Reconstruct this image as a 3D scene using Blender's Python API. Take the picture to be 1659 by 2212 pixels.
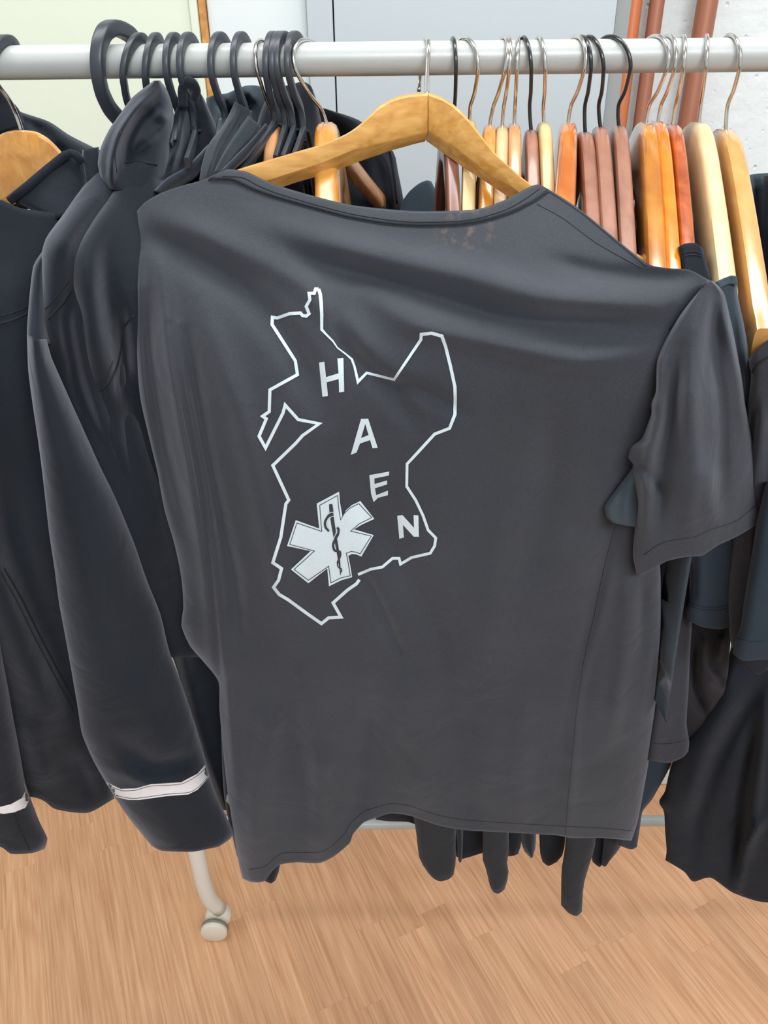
import bpy, bmesh, math, random
import numpy as np
from mathutils import Vector, Matrix
from mathutils.bvhtree import BVHTree
random.seed(7)
sc = bpy.context.scene
for o in list(bpy.data.objects): bpy.data.objects.remove(o)
COL = sc.collection

# ------------------------------------------------------------------ camera
W_, H_, F_ = 1659.0, 2212.0, 1661.0
PITCH, ROLL = math.radians(29.5), math.radians(0.62)
CAM = Vector((0, 0, 1.55))
fw = Vector((0, math.cos(PITCH), -math.sin(PITCH)))
r0 = Vector((1, 0, 0)); u0 = Vector((0, math.sin(PITCH), math.cos(PITCH)))
iR = r0*math.cos(ROLL) - u0*math.sin(ROLL)
iU = r0*math.sin(ROLL) + u0*math.cos(ROLL)
cd = bpy.data.cameras.new('camera'); cam = bpy.data.objects.new('camera', cd); COL.objects.link(cam)
cd.sensor_fit = 'VERTICAL'; cd.sensor_height = 36.0; cd.lens = 36.0*F_/H_; cd.clip_start = 0.02
M = Matrix((iR, iU, -fw)).transposed().to_4x4(); M.translation = CAM
cam.matrix_world = M; sc.camera = cam

# ------------------------------------------------------------------ light
sc.view_settings.view_transform = 'Standard'; sc.view_settings.look = 'None'
sc.view_settings.gamma = 1.0; sc.view_settings.exposure = 0.0
try: sc.view_settings.use_curve_mapping = False
except Exception: pass
wd = bpy.data.worlds.new('room_light'); sc.world = wd; wd.use_nodes = True
wd.node_tree.nodes['Background'].inputs[0].default_value = (0.93, 0.97, 1.0, 1)
wd.node_tree.nodes['Background'].inputs[1].default_value = 0.66
def area(name, loc, size, sizey, power, col, target):
    l = bpy.data.lights.new(name, 'AREA'); l.shape = 'RECTANGLE'; l.size = size; l.size_y = sizey
    l.energy = power; l.color = col
    o = bpy.data.objects.new(name, l); COL.objects.link(o); o.location = loc
    d = Vector(target) - Vector(loc); o.rotation_euler = d.to_track_quat('-Z', 'Y').to_euler()
    return o
area('ceiling_lamp', (0.1, 0.62, 2.55), 2.6, 0.22, 26, (1.0, 0.99, 0.97), (0.1, 0.6, 0))
area('ceiling_lamp_rear', (0.5, -1.3, 2.55), 1.4, 0.6, 50, (0.97, 0.985, 1.0), (0.2, 0.6, 0.6))

def P(px, py, Y):
    d = fw + iR*((px-829.5)/F_) - iU*((py-1106.0)/F_)
    return CAM + d*(Y/d.y)
def unproj(px, py, Y):     # numpy
    dx = (px-829.5)/F_; dy = (py-1106.0)/F_
    d = [fw[k] + iR[k]*dx - iU[k]*dy for k in range(3)]
    t = Y/d[1]
    return np.stack([CAM[0]+d[0]*t, CAM[1]+d[1]*t, CAM[2]+d[2]*t], -1)

# ------------------------------------------------------------------ materials
def lin(c):
    c = c/255.0
    return c/12.92 if c <= 0.04045 else ((c+0.055)/1.055)**2.4
def rgb(r, g, b): return (lin(r), lin(g), lin(b), 1)
def newmat(name):
    m = bpy.data.materials.new(name); m.use_nodes = True
    nt = m.node_tree; return m, nt, nt.nodes['Principled BSDF']
def N(nt, t, **k):
    n = nt.nodes.new(t)
    for a, b in k.items(): setattr(n, a, b)
    return n
def plain(name, col, rough=0.5, metal=0.0, bump=0, bscale=200, spec=0.5, var=0.0, vscale=8, coat=0):
    m, nt, b = newmat(name)
    b.inputs['Base Color'].default_value = col; b.inputs['Roughness'].default_value = rough
    b.inputs['Metallic'].default_value = metal; b.inputs['Specular IOR Level'].default_value = spec
    b.inputs['Coat Weight'].default_value = coat; b.inputs['Coat Roughness'].default_value = 0.12
    tc = N(nt, 'ShaderNodeTexCoord')
    if var:
        n = N(nt, 'ShaderNodeTexNoise'); n.inputs['Scale'].default_value = vscale; n.inputs['Detail'].default_value = 5
        nt.links.new(tc.outputs['Object'], n.inputs['Vector'])
        mx = N(nt, 'ShaderNodeMix', data_type='RGBA')
        mx.inputs[6].default_value = tuple(max(0, c*(1-var)) for c in col[:3])+(1,)
        mx.inputs[7].default_value = tuple(min(1, c*(1+var)) for c in col[:3])+(1,)
        nt.links.new(n.outputs['Fac'], mx.inputs[0]); nt.links.new(mx.outputs[2], b.inputs['Base Color'])
    if bump:
        n = N(nt, 'ShaderNodeTexNoise'); n.inputs['Scale'].default_value = bscale; n.inputs['Detail'].default_value = 3
        nt.links.new(tc.outputs['Object'], n.inputs['Vector'])
        bp = N(nt, 'ShaderNodeBump'); bp.inputs['Strength'].default_value = bump; bp.inputs['Distance'].default_value = 0.002
        nt.links.new(n.outputs['Fac'], bp.inputs['Height']); nt.links.new(bp.outputs[0], b.inputs['Normal'])
    return m
_fab = {}
def fabric(name, r, g, b_, sheen=0.25, fine=900):
    if name in _fab: return _fab[name]
    m, nt, b = newmat(name); col = rgb(r, g, b_)
    b.inputs['Roughness'].default_value = 0.92; b.inputs['Specular IOR Level'].default_value = 0.12
    b.inputs['Sheen Weight'].default_value = sheen; b.inputs['Sheen Roughness'].default_value = 0.45
    b.inputs['Sheen Tint'].default_value = (0.8, 0.85, 1, 1)
    tc = N(nt, 'ShaderNodeTexCoord')
    n = N(nt, 'ShaderNodeTexNoise'); n.inputs['Scale'].default_value = fine; n.inputs['Detail'].default_value = 2
    n2 = N(nt, 'ShaderNodeTexNoise'); n2.inputs['Scale'].default_value = 9; n2.inputs['Detail'].default_value = 4
    nt.links.new(tc.outputs['Object'], n.inputs['Vector']); nt.links.new(tc.outputs['Object'], n2.inputs['Vector'])
    ad = N(nt, 'ShaderNodeMath', operation='ADD')
    nt.links.new(n.outputs['Fac'], ad.inputs[0]); nt.links.new(n2.outputs['Fac'], ad.inputs[1])
    mr = N(nt, 'ShaderNodeMapRange'); mr.inputs[1].default_value = .6; mr.inputs[2].default_value = 1.4
    nt.links.new(ad.outputs[0], mr.inputs[0])
    mx = N(nt, 'ShaderNodeMix', data_type='RGBA')
    mx.inputs[6].default_value = tuple(c*0.78 for c in col[:3])+(1,); mx.inputs[7].default_value = tuple(c*1.22 for c in col[:3])+(1,)
    nt.links.new(mr.outputs[0], mx.inputs[0]); nt.links.new(mx.outputs[2], b.inputs['Base Color'])
    bp = N(nt, 'ShaderNodeBump'); bp.inputs['Strength'].default_value = 0.25; bp.inputs['Distance'].default_value = 0.0006
    nt.links.new(n.outputs['Fac'], bp.inputs['Height'])
    n3 = N(nt, 'ShaderNodeTexNoise'); n3.inputs['Scale'].default_value = 16; n3.inputs['Detail'].default_value = 3; n3.inputs['Distortion'].default_value = .8
    nt.links.new(tc.outputs['Object'], n3.inputs['Vector'])
    b2 = N(nt, 'ShaderNodeBump'); b2.inputs['Strength'].default_value = .22; b2.inputs['Distance'].default_value = .012
    nt.links.new(n3.outputs['Fac'], b2.inputs['Height']); nt.links.new(bp.outputs[0], b2.inputs['Normal']); nt.links.new(b2.outputs[0], b.inputs['Normal'])
    _fab[name] = m; return m
_wood = {}
def wood(name, c1, c2, rough=0.3, coat=0.6, axis='Y', scale=60, stretch=0.08):
    if name in _wood: return _wood[name]
    m, nt, b = newmat(name)
    tc = N(nt, 'ShaderNodeTexCoord'); mp = N(nt, 'ShaderNodeMapping')
    s = {'Y': (1, stretch, 1), 'X': (stretch, 1, 1)}[axis]
    mp.inputs['Scale'].default_value = s
    nt.links.new(tc.outputs['Object'], mp.inputs['Vector'])
    oi = N(nt, 'ShaderNodeObjectInfo'); ml = N(nt, 'ShaderNodeMath', operation='MULTIPLY'); ml.inputs[1].default_value = 37
    nt.links.new(oi.outputs['Random'], ml.inputs[0])
    n = N(nt, 'ShaderNodeTexNoise', noise_dimensions='4D'); n.inputs['Scale'].default_value = scale
    n.inputs['Detail'].default_value = 6; n.inputs['Distortion'].default_value = 0.6
    nt.links.new(mp.outputs[0], n.inputs['Vector']); nt.links.new(ml.outputs[0], n.inputs['W'])
    cr = N(nt, 'ShaderNodeValToRGB'); cr.color_ramp.elements[0].position = .35; cr.color_ramp.elements[1].position = .65
    cr.color_ramp.elements[0].color = c1; cr.color_ramp.elements[1].color = c2
    nt.links.new(n.outputs['Fac'], cr.inputs[0]); nt.links.new(cr.outputs[0], b.inputs['Base Color'])
    b.inputs['Roughness'].default_value = rough; b.inputs['Coat Weight'].default_value = coat
    b.inputs['Coat Roughness'].default_value = 0.15
    bp = N(nt, 'ShaderNodeBump'); bp.inputs['Strength'].default_value = 0.15; bp.inputs['Distance'].default_value = 0.001
    nt.links.new(n.outputs['Fac'], bp.inputs['Height']); nt.links.new(bp.outputs[0], b.inputs['Normal'])
    _wood[name] = m; return m

CHROME = plain('chrome_wire', (0.72, 0.70, 0.68, 1), 0.18, 1.0)
BLACKWIRE = plain('black_wire', rgb(38, 40, 44), 0.25, 0.2, coat=.5)
PLASTIC = plain('black_plastic', rgb(52, 58, 66), 0.38, 0.0, bump=.05, bscale=900)
RAILM = plain('white_enamel', rgb(180, 185, 184), 0.32, 0.0, var=.05, vscale=60, bump=.05, bscale=400)
TEE = fabric('washed_black_cotton', 61, 64, 70, .32)
def worn(m, pt, rad):
    nt = m.node_tree; b = nt.nodes['Principled BSDF']; src = b.inputs['Base Color'].links[0].from_socket
    g = N(nt, 'ShaderNodeNewGeometry'); ds = N(nt, 'ShaderNodeVectorMath', operation='DISTANCE'); ds.inputs[1].default_value = pt
    nt.links.new(g.outputs['Position'], ds.inputs[0])
    mr = N(nt, 'ShaderNodeMapRange', interpolation_type='SMOOTHSTEP'); mr.inputs[1].default_value = rad; mr.inputs[2].default_value = rad*.2; mr.inputs[3].default_value = 0; mr.inputs[4].default_value = .36
    nt.links.new(ds.outputs['Value'], mr.inputs[0])
    mp = N(nt, 'ShaderNodeMapping'); mp.inputs['Scale'].default_value = (1, 1, .25); nt.links.new(g.outputs['Position'], mp.inputs['Vector'])
    n = N(nt, 'ShaderNodeTexNoise'); n.inputs['Scale'].default_value = 150; n.inputs['Detail'].default_value = 5; nt.links.new(mp.outputs[0], n.inputs['Vector'])
    m2 = N(nt, 'ShaderNodeMapRange'); m2.inputs[1].default_value = .5; m2.inputs[2].default_value = .75; nt.links.new(n.outputs['Fac'], m2.inputs[0])
    mu = N(nt, 'ShaderNodeMath', operation='MULTIPLY'); nt.links.new(mr.outputs[0], mu.inputs[0]); nt.links.new(m2.outputs[0], mu.inputs[1])
    mx = N(nt, 'ShaderNodeMix', data_type='RGBA'); mx.inputs[7].default_value = rgb(168, 138, 108)
    nt.links.new(mu.outputs[0], mx.inputs[0]); nt.links.new(src, mx.inputs[6]); nt.links.new(mx.outputs[2], b.inputs['Base Color'])
worn(TEE, tuple(P(1010, 508, .625)), .036)
NAVYF = fabric('black_fleece', 34, 39, 46, .28)
DARKF = fabric('deep_black_cotton', 33, 37, 44, .1)
HEMF = fabric('dark_charcoal_knit', 47, 50, 54, .15)
TEALF = fabric('dark_teal_cotton', 43, 54, 64, .15)
GREYF = fabric('faded_grey_cotton', 56, 57, 64, .2)
BROWNF = fabric('brownish_black_cotton', 46, 43, 46, .12)
BLUEF = fabric('washed_blue_black_cotton', 62, 72, 80, .2)
PRINT = plain('white_screen_print', rgb(208, 224, 232), 0.7, var=.10, vscale=700, bump=.2, bscale=1500)
INK = plain('dark_print_gap', rgb(52, 55, 60), 0.8)
REFL = plain('reflective_tape', rgb(232, 236, 244), 0.4, var=.12, vscale=120, bump=.2, bscale=600)
SEAM = plain('dark_thread', rgb(30, 32, 38), 0.9)
SEAMM = plain('grey_thread', rgb(44, 46, 51), .9)
SEAML = plain('seam_ridge_thread', rgb(60, 62, 68), 0.9)

# ------------------------------------------------------------------ object helpers
def setp(o, label=None, cat=None, group=None, kind=None):
    for k, v in (('label', label), ('category', cat), ('group', group), ('kind', kind)):
        if v: o[k] = v
    return o
def thing(name, label, cat, loc, group=None):
    o = bpy.data.objects.new(name, None); o.empty_display_size = .05; COL.objects.link(o); o.location = loc
    return setp(o, label, cat, group)
def wloc(o):
    l = Vector((0, 0, 0))
    while o: l += o.location; o = o.parent
    return l
def mk(name, verts, faces, mat, parent=None, smooth=True, kind=None, loc=None):
    verts = np.asarray(verts, float).reshape(-1, 3)
    if parent is None:
        l = Vector(loc) if loc is not None else Vector(verts.mean(0)); own = l
    else:
        l = wloc(parent); own = Vector((0, 0, 0))
        c = Vector(verts.mean(0)); own = c - l; l = c
    me = bpy.data.meshes.new(name); me.from_pydata((verts-np.array(l)).tolist(), [], [tuple(int(i) for i in f) for f in faces]); me.update()
    if smooth:
        for p in me.polygons: p.use_smooth = True
    if mat: me.materials.append(mat)
    o = bpy.data.objects.new(name, me); COL.objects.link(o); o.parent = parent; o.location = own
    if kind: o['kind'] = kind
    return o
def fixn(o):
    bm = bmesh.new(); bm.from_mesh(o.data); bmesh.ops.recalc_face_normals(bm, faces=bm.faces); bm.to_mesh(o.data); bm.free(); return o
def sharp(o, ang=35):
    bm = bmesh.new(); bm.from_mesh(o.data)
    for e in bm.edges:
        if len(e.link_faces) == 2 and e.calc_face_angle(0) > math.radians(ang): e.smooth = False
    bm.to_mesh(o.data); bm.free(); return o
def box(name, lo, hi, mat, parent=None, bevel=0, kind=None, rotz=0, loc=None):
    lo = np.array(lo, float); hi = np.array(hi, float); c = (lo+hi)/2
    bm = bmesh.new(); bmesh.ops.create_cube(bm, size=1)
    for v in bm.verts: v.co = Vector(np.array(v.co)*(hi-lo))
    if bevel: bmesh.ops.bevel(bm, geom=bm.edges[:], offset=bevel, segments=2, affect='EDGES', profile=.5)
    me = bpy.data.meshes.new(name); bm.to_mesh(me); bm.free(); me.materials.append(mat)
    o = bpy.data.objects.new(name, me); COL.objects.link(o); o.parent = parent
    o.location = Vector(c) - (wloc(parent) if parent else Vector((0, 0, 0)))
    if kind: o['kind'] = kind
    return o
def cat(pts, n):
    """smooth resample of a polyline by arc length"""
    p = np.array(pts, float)
    if len(p) == 2:
        t = np.linspace(0, 1, n)[:, None]; return p[0]*(1-t)+p[1]*t
    q = np.vstack([2*p[0]-p[1], p, 2*p[-1]-p[-2]]); out = []
    for i in range(1, len(q)-2):
        a, b, c, d = q[i-1], q[i], q[i+1], q[i+2]
        for t in np.linspace(0, 1, 12, endpoint=False):
            cr = .5*((2*b)+(c-a)*t+(2*a-5*b+4*c-d)*t*t+(-a+3*b-3*c+d)*t**3)
            ln = b*(1-t)+c*t
            out.append(.65*cr+.35*ln)
    out.append(p[-1]); out = np.array(out)
    s = np.r_[0, np.cumsum(np.linalg.norm(np.diff(out, axis=0), axis=1))]
    ss = np.linspace(0, s[-1], n)
    return np.stack([np.interp(ss, s, out[:, k]) for k in range(p.shape[1])], -1)
def sweep(name, pts, rx, ry, mat, parent, n=10, power=2.0, lat=(1, 0, 0), caps=True):
    """sweep a superellipse (rx along lat, ry across) along pts; rx, ry may be arrays"""
    p = np.array([list(q) for q in pts], float); m = len(p)
    rx = np.broadcast_to(rx, m); ry = np.broadcast_to(ry, m)
    t = np.gradient(p, axis=0); t /= np.linalg.norm(t, axis=1)[:, None]
    a = np.array(lat, float)[None]-t*(t@np.array(lat, float))[:, None]; a /= np.linalg.norm(a, axis=1)[:, None]
    b = np.cross(t, a); V = []; Fc = []
    for i in range(m):
        for k in range(n):
            an = 2*math.pi*(k+.5)/n; c, s = math.cos(an), math.sin(an)
            cc = math.copysign(abs(c)**(2/power), c); s2 = math.copysign(abs(s)**(2/power), s)
            V.append(p[i]+a[i]*rx[i]*cc+b[i]*ry[i]*s2)
    for i in range(m-1):
        for k in range(n):
            k2 = (k+1) % n; Fc.append((i*n+k, i*n+k2, (i+1)*n+k2, (i+1)*n+k))
    if caps: Fc.append(tuple(range(n))[::-1]); Fc.append(tuple((m-1)*n+k for k in range(n)))
    return fixn(mk(name, V, Fc, mat, parent))

def tps(ctrl):
    c = np.array(ctrl, float); X = c[:, :2]/1000.0; y = c[:, 2]; n = len(c)
    def U(r): r = np.maximum(r, 1e-9); return r*r*np.log(r)
    A = np.zeros((n+3, n+3)); D = np.linalg.norm(X[:, None]-X[None], axis=2)
    A[:n, :n] = U(D)+np.eye(n)*2e-3; A[:n, n] = 1; A[:n, n+1:] = X; A[n:, :n] = A[:n, n:].T
    w = np.linalg.lstsq(A, np.r_[y, 0, 0, 0], rcond=1e-9)[0]
    def f(px, py):
        q = np.stack([px, py], -1)/1000.0
        D = np.linalg.norm(q[..., None, :]-X, axis=-1)
        return U(D)@w[:n]+w[n]+q[..., 0]*w[n+1]+q[..., 1]*w[n+2]
    return f
def dist_poly(px, py, poly):
    poly = np.array(poly, float); best = np.full(px.shape, 1e9); side = np.zeros(px.shape); par = np.zeros(px.shape)
    L = np.r_[0, np.cumsum(np.linalg.norm(np.diff(poly, axis=0), axis=1))]
    for i in range(len(poly)-1):
        a, b = poly[i], poly[i+1]; d = b-a; l2 = d@d
        t = np.clip(((px-a[0])*d[0]+(py-a[1])*d[1])/l2, 0, 1)
        ex = px-a[0]-t*d[0]; ey = py-a[1]-t*d[1]; r = np.hypot(ex, ey)
        m = r < best; best = np.where(m, r, best); side = np.where(m, np.sign(d[0]*ey-d[1]*ex), side)
        par = np.where(m, (L[i]+t*math.sqrt(l2))/L[-1], par)
    return best, side, par
FS = 1.0
def fold_sum(px, py, folds):
    out = np.zeros(px.shape)
    for f in folds:
        poly, amp, w = f[0], f[1], f[2]; sk = f[3] if len(f) > 3 else 1.0   # sk: width ratio of the right-hand side
        pl = cat(poly, 24) if len(poly) > 2 else poly
        d, s, t = dist_poly(px, py, pl)
        ww = np.where(s > 0, w*sk, w)
        out += amp*FS*np.exp(-(d/ww)**2)*np.clip(np.sin(np.pi*np.clip(t*.9+.05, 0, 1))*1.6, 0, 1)
    return out
def cloth(name, L, R, Ys, mat, parent, T=None, B=None, nu=22, nv=44, th=.02, rnd=.012, rw=.2, bulge=0.0, folds=(), wob=.0015, seed=0):
    """a garment piece: Coons patch between four outlines, with depth, rounded edges, folds and a back layer"""
    T = T or [L[0], R[0]]; B = B or [L[-1], R[-1]]
    l, r, t, b = cat(L, nv), cat(R, nv), cat(T, nu), cat(B, nu)
    s = np.linspace(0, 1, nu)[None, :, None]; v = np.linspace(0, 1, nv)[:, None, None]
    G = (1-s)*l[:, None]+s*r[:, None]+(1-v)*t[None]+v*b[None]-((1-s)*(1-v)*t[0]+s*(1-v)*t[-1]+(1-s)*v*b[0]+s*v*b[-1])
    px, py = G[..., 0], G[..., 1]
    Y = tps(Ys)(px, py) if not isinstance(Ys, (int, float)) else np.full(px.shape, float(Ys))
    ss = s[..., 0]; vv = v[..., 0]
    e = np.minimum(ss, 1-ss)/rw; e = np.clip(e, 0, 1)
    Y = Y + rnd*(1-np.sqrt(1-(1-e)**2)) - bulge*np.sin(np.pi*ss)
    Y = Y - fold_sum(px, py, folds)
    rs = np.random.RandomState(seed+len(name)*7+int(abs(L[0][0])))
    for k in range(4):
        fx, fy, ph = rs.uniform(.006, .03), rs.uniform(-.006, .006), rs.uniform(0, 6.28)
        Y = Y + wob*np.sin(px*fx+py*fy+ph)*np.sin(np.pi*ss)**.5
    front = unproj(px, py, Y); back = unproj(px, py, np.maximum(Y+.003, (Y+th*np.sin(np.pi*np.clip(ss*1.0, .04, .96))**.5)))
    V = np.concatenate([front.reshape(-1, 3), back.reshape(-1, 3)]); n0 = nu*nv; Fc = []
    idx = lambda i, j, k=0: k*n0+i*nu+j
    for i in range(nv-1):
        for j in range(nu-1):
            Fc.append((idx(i, j), idx(i+1, j), idx(i+1, j+1), idx(i, j+1)))
            Fc.append((idx(i, j, 1), idx(i, j+1, 1), idx(i+1, j+1, 1), idx(i+1, j, 1)))
        for j in (0, nu-1): Fc.append((idx(i, j), idx(i, j, 1), idx(i+1, j, 1), idx(i+1, j)))
    for j in range(nu-1):
        for i in (0, nv-1): Fc.append((idx(i, j), idx(i, j+1), idx(i, j+1, 1), idx(i, j, 1)))
    return fixn(mk(name, V, Fc, mat, parent))

def bvh_of(objs):
    V = []; Fc = []
    for o in objs:
        l = wloc(o); b = len(V); V += [v.co+l for v in o.data.vertices]
        Fc += [[b+i for i in p.vertices] for p in o.data.polygons]
    return BVHTree.FromPolygons(V, Fc)
def hit(bvh, x, y, off, fb):
    d = (P(x, y, 1)-CAM).normalized(); h = bvh.ray_cast(CAM, d)
    if h[0] is None: return None
    return h[0]-d*off
def decal(name, bvh, polys, mat, parent, off=.0008, grid=6, kind=None):
    """flat printed or sewn-on shapes that lie on the cloth"""
    bm = bmesh.new()
    for poly in polys:
        try: bm.faces.new([bm.verts.new((x, y, 0)) for x, y in poly])
        except ValueError: pass
    for f in bm.faces: f.normal_update()
    bmesh.ops.triangulate(bm, faces=bm.faces[:], ngon_method='EAR_CLIP')
    xs = [v.co.x for v in bm.verts]; ys = [v.co.y for v in bm.verts]
    for ax, (a, b) in ((0, (min(xs), max(xs))), (1, (min(ys), max(ys)))):
        c = a+grid*.5
        while c < b:
            co = [0, 0, 0]; no = [0, 0, 0]; co[ax] = c; no[ax] = 1
            bmesh.ops.bisect_plane(bm, geom=bm.verts[:]+bm.edges[:]+bm.faces[:], plane_co=co, plane_no=no); c += grid
    bm.verts.index_update(); V = []; last = None; ok = []
    for v in bm.verts:
        p = hit(bvh, v.co.x, v.co.y, off, last); ok.append(p is not None); V.append(p if p is not None else Vector((0, 0, 0)))
    Fc = [[v.index for v in f.verts] for f in bm.faces if all(ok[v.index] for v in f.verts)]
    bm.free()
    used = sorted({i for f in Fc for i in f}); mp = {i: k for k, i in enumerate(used)}
    if not Fc: return None
    return mk(name, [list(V[i]) for i in used], [[mp[i] for i in f] for f in Fc], mat, parent, kind=kind)
def ribbon_quads(line, w, step=5):
    """quads along a centre line with mitred corners; w may be a list"""
    p = np.array(line, float); n = len(p); w = np.broadcast_to(w, n).astype(float)
    closed = np.allclose(p[0], p[-1]); nr = []
    for i in range(n):
        a = p[i]-p[i-1] if i > 0 else (p[-1]-p[-2] if closed else p[1]-p[0])
        b = p[i+1]-p[i] if i < n-1 else (p[1]-p[0] if closed else p[-1]-p[-2])
        a = a/(np.linalg.norm(a)+1e-9); b = b/(np.linalg.norm(b)+1e-9)
        m = np.array([-(a+b)[1], (a+b)[0]]); l = np.linalg.norm(m)
        m = m/l if l > .2 else np.array([-a[1], a[0]])
        k = 1/max(.45, abs(m@np.array([-a[1], a[0]]))); nr.append(m*k)
    out = []
    for i in range(n-1):
        k = max(1, int(np.linalg.norm(p[i+1]-p[i])/step))
        Lp = [p[i]+nr[i]*w[i]/2, p[i+1]+nr[i+1]*w[i+1]/2]; Rp = [p[i]-nr[i]*w[i]/2, p[i+1]-nr[i+1]*w[i+1]/2]
        for j in range(k):
            t0, t1 = j/k, (j+1)/k
            q = [Lp[0]*(1-t0)+Lp[1]*t0, Lp[0]*(1-t1)+Lp[1]*t1, Rp[0]*(1-t1)+Rp[1]*t1, Rp[0]*(1-t0)+Rp[1]*t0]
            out.append([tuple(x) for x in q])
    return out
def seam(bvh, line, parent, name='seam', r=.0008, mat=None, off=.0003, dashed=False):
    """a sewn seam or stitch row lying on the cloth"""
    pts = cat(line, max(8, int(sum(math.dist(line[i], line[i+1]) for i in range(len(line)-1))/7)))
    runs = [[]]
    for i, (x, y) in enumerate(pts):
        p = hit(bvh, x, y, off, None)
        if p is None: runs.append([]); continue
        if runs[-1] and (p-runs[-1][-1]).length > .03: runs.append([])
        runs[-1].append(p)
    rr = max(runs, key=len)
    if len(rr) < 4: return None
    return sweep(name, rr, r, r, mat or SEAM, parent, n=5, lat=(.02, -1, .03))

# ================================================================== the room
WY = 1.35
wallm = plain('cream_wall_paint', rgb(212, 220, 204), .7, bump=.15, bscale=60, var=.02, vscale=3)
whitem = plain('white_wall_paint', rgb(212, 221, 223), .6, bump=.1, bscale=60, var=.02, vscale=3)
greym = plain('pale_grey_laminate', rgb(176, 186, 192), .45, bump=.05, bscale=300, var=.03, vscale=4)
plastm, nt, b = newmat('rough_white_plaster')
tc = N(nt, 'ShaderNodeTexCoord'); n1 = N(nt, 'ShaderNodeTexNoise'); n1.inputs['Scale'].default_value = 35; n1.inputs['Detail'].default_value = 8
vo = N(nt, 'ShaderNodeTexVoronoi'); vo.inputs['Scale'].default_value = 45; mr = N(nt, 'ShaderNodeMapRange')
mr.inputs[1].default_value = .05; mr.inputs[2].default_value = .16
for n_ in (n1, vo): nt.links.new(tc.outputs['Object'], n_.inputs['Vector'])
nt.links.new(vo.outputs['Distance'], mr.inputs[0]); mu = N(nt, 'ShaderNodeMath', operation='MULTIPLY')
nt.links.new(mr.outputs[0], mu.inputs[0]); nt.links.new(n1.outputs['Fac'], mu.inputs[1])
bp = N(nt, 'ShaderNodeBump'); bp.inputs['Strength'].default_value = .6; bp.inputs['Distance'].default_value = .006
nt.links.new(mu.outputs[0], bp.inputs['Height']); nt.links.new(bp.outputs[0], b.inputs['Normal'])
b.inputs['Base Color'].default_value = rgb(212, 219, 221); b.inputs['Roughness'].default_value = .8

xp = lambda px, Y=WY: P(px, 0, Y).x
box('wall_back', (-2.2, WY, -.0), (2.4, WY+.1, 2.7), plastm, kind='structure')
box('wall_left', (-2.3, -2.4, 0), (-2.2, WY+.1, 2.7), whitem, kind='structure')
box('wall_right', (2.4, -2.4, 0), (2.5, WY+.1, 2.7), whitem, kind='structure')
ceil = box('ceiling', (-2.3, -2.4, 2.7), (2.5, WY+.1, 2.78), whitem, kind='structure')
# cream door leaf at the left with its frame, a wood strip, white panel, and the grey cupboard
d1 = box('door_1', (-1.6, WY-.028, .012), (xp(416), WY, 2.1), wallm, kind='structure', bevel=.002)
box('door_stop', (xp(417), WY-.036, .012), (xp(434), WY, 2.1), wallm, d1, bevel=.002)
ochre = wood('ochre_wood_edge', rgb(176, 116, 48), rgb(206, 152, 84), .5, .2)
box('edge_strip', (xp(435), WY-.03, .012), (xp(450), WY, 2.1), ochre, d1, bevel=.001)
box('trim_1', (xp(451), WY-.022, .012), (xp(664), WY, 2.15), whitem, kind='structure', bevel=.002)
cup = thing('grey_cupboard', 'pale grey flat-fronted cupboard panels on the back wall behind the rail', 'cupboard', (xp(1000), WY-.03, .012))
box('narrow_panel', (xp(667), WY-.05, .012), (xp(721), WY-.001, 2.2), greym, cup, bevel=.001)
box('door_panel', (xp(724), WY-.05, .012), (xp(1334, WY-.05), WY-.001, 2.2), greym, cup, bevel=.001)
box('side_edge', (xp(1336, WY-.05), WY-.044, .012), (xp(1352), WY-.001, 2.2), plain('grey_edge', rgb(140, 145, 146), .6), cup, bevel=.001)
copper = plain('copper_brown_paint', rgb(158, 104, 82), .45, .25, var=.1, vscale=14, bump=.05, bscale=200)
copper2 = plain('copper_orange_paint', rgb(190, 110, 70), .45, .2, var=.08, vscale=14)
for cx, wpx, m_, lb in ((1371, 33, copper2, 'bright orange copper pipe running down the wall next to the grey cupboard'),
                   (1420, 31, copper, 'brown copper pipe on the wall, middle of the three'),
                   (1529, 43, copper, 'thickest brown copper pipe on the rough white plaster, furthest right')):
    Yp = WY-.035; rad = wpx/2/F_*(Yp*math.cos(PITCH)); x = xp(cx, Yp)
    t = thing('wall_pipe', lb, 'pipe', (x, Yp, 0), 'copper pipes on the back wall')
    sweep('pipe', [(x, Yp, z) for z in np.linspace(.02, 2.68, 30)], rad, rad, m_, t, n=20)
    for z in (.5, 2.0):
        sweep('pipe_clip', [(x, Yp, z), (x, Yp, z+.015)], rad*1.15, rad*1.15, whitem, t, n=16)
        box('clip_stem', (x-.006, Yp+rad, z), (x+.006, WY, z+.014), whitem, t)
box('baseboard_back', (-2.2, WY-.014, .002), (2.4, WY-.001, .05), whitem, kind='structure', bevel=.002)

box('trim_2', (-2.2, WY-.012, .056), (2.4, WY-.001, .20), wood('brown_wood_skirting', rgb(150, 106, 72), rgb(172, 126, 88), .5, .2, axis='X'), kind='structure', bevel=.002)
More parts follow.
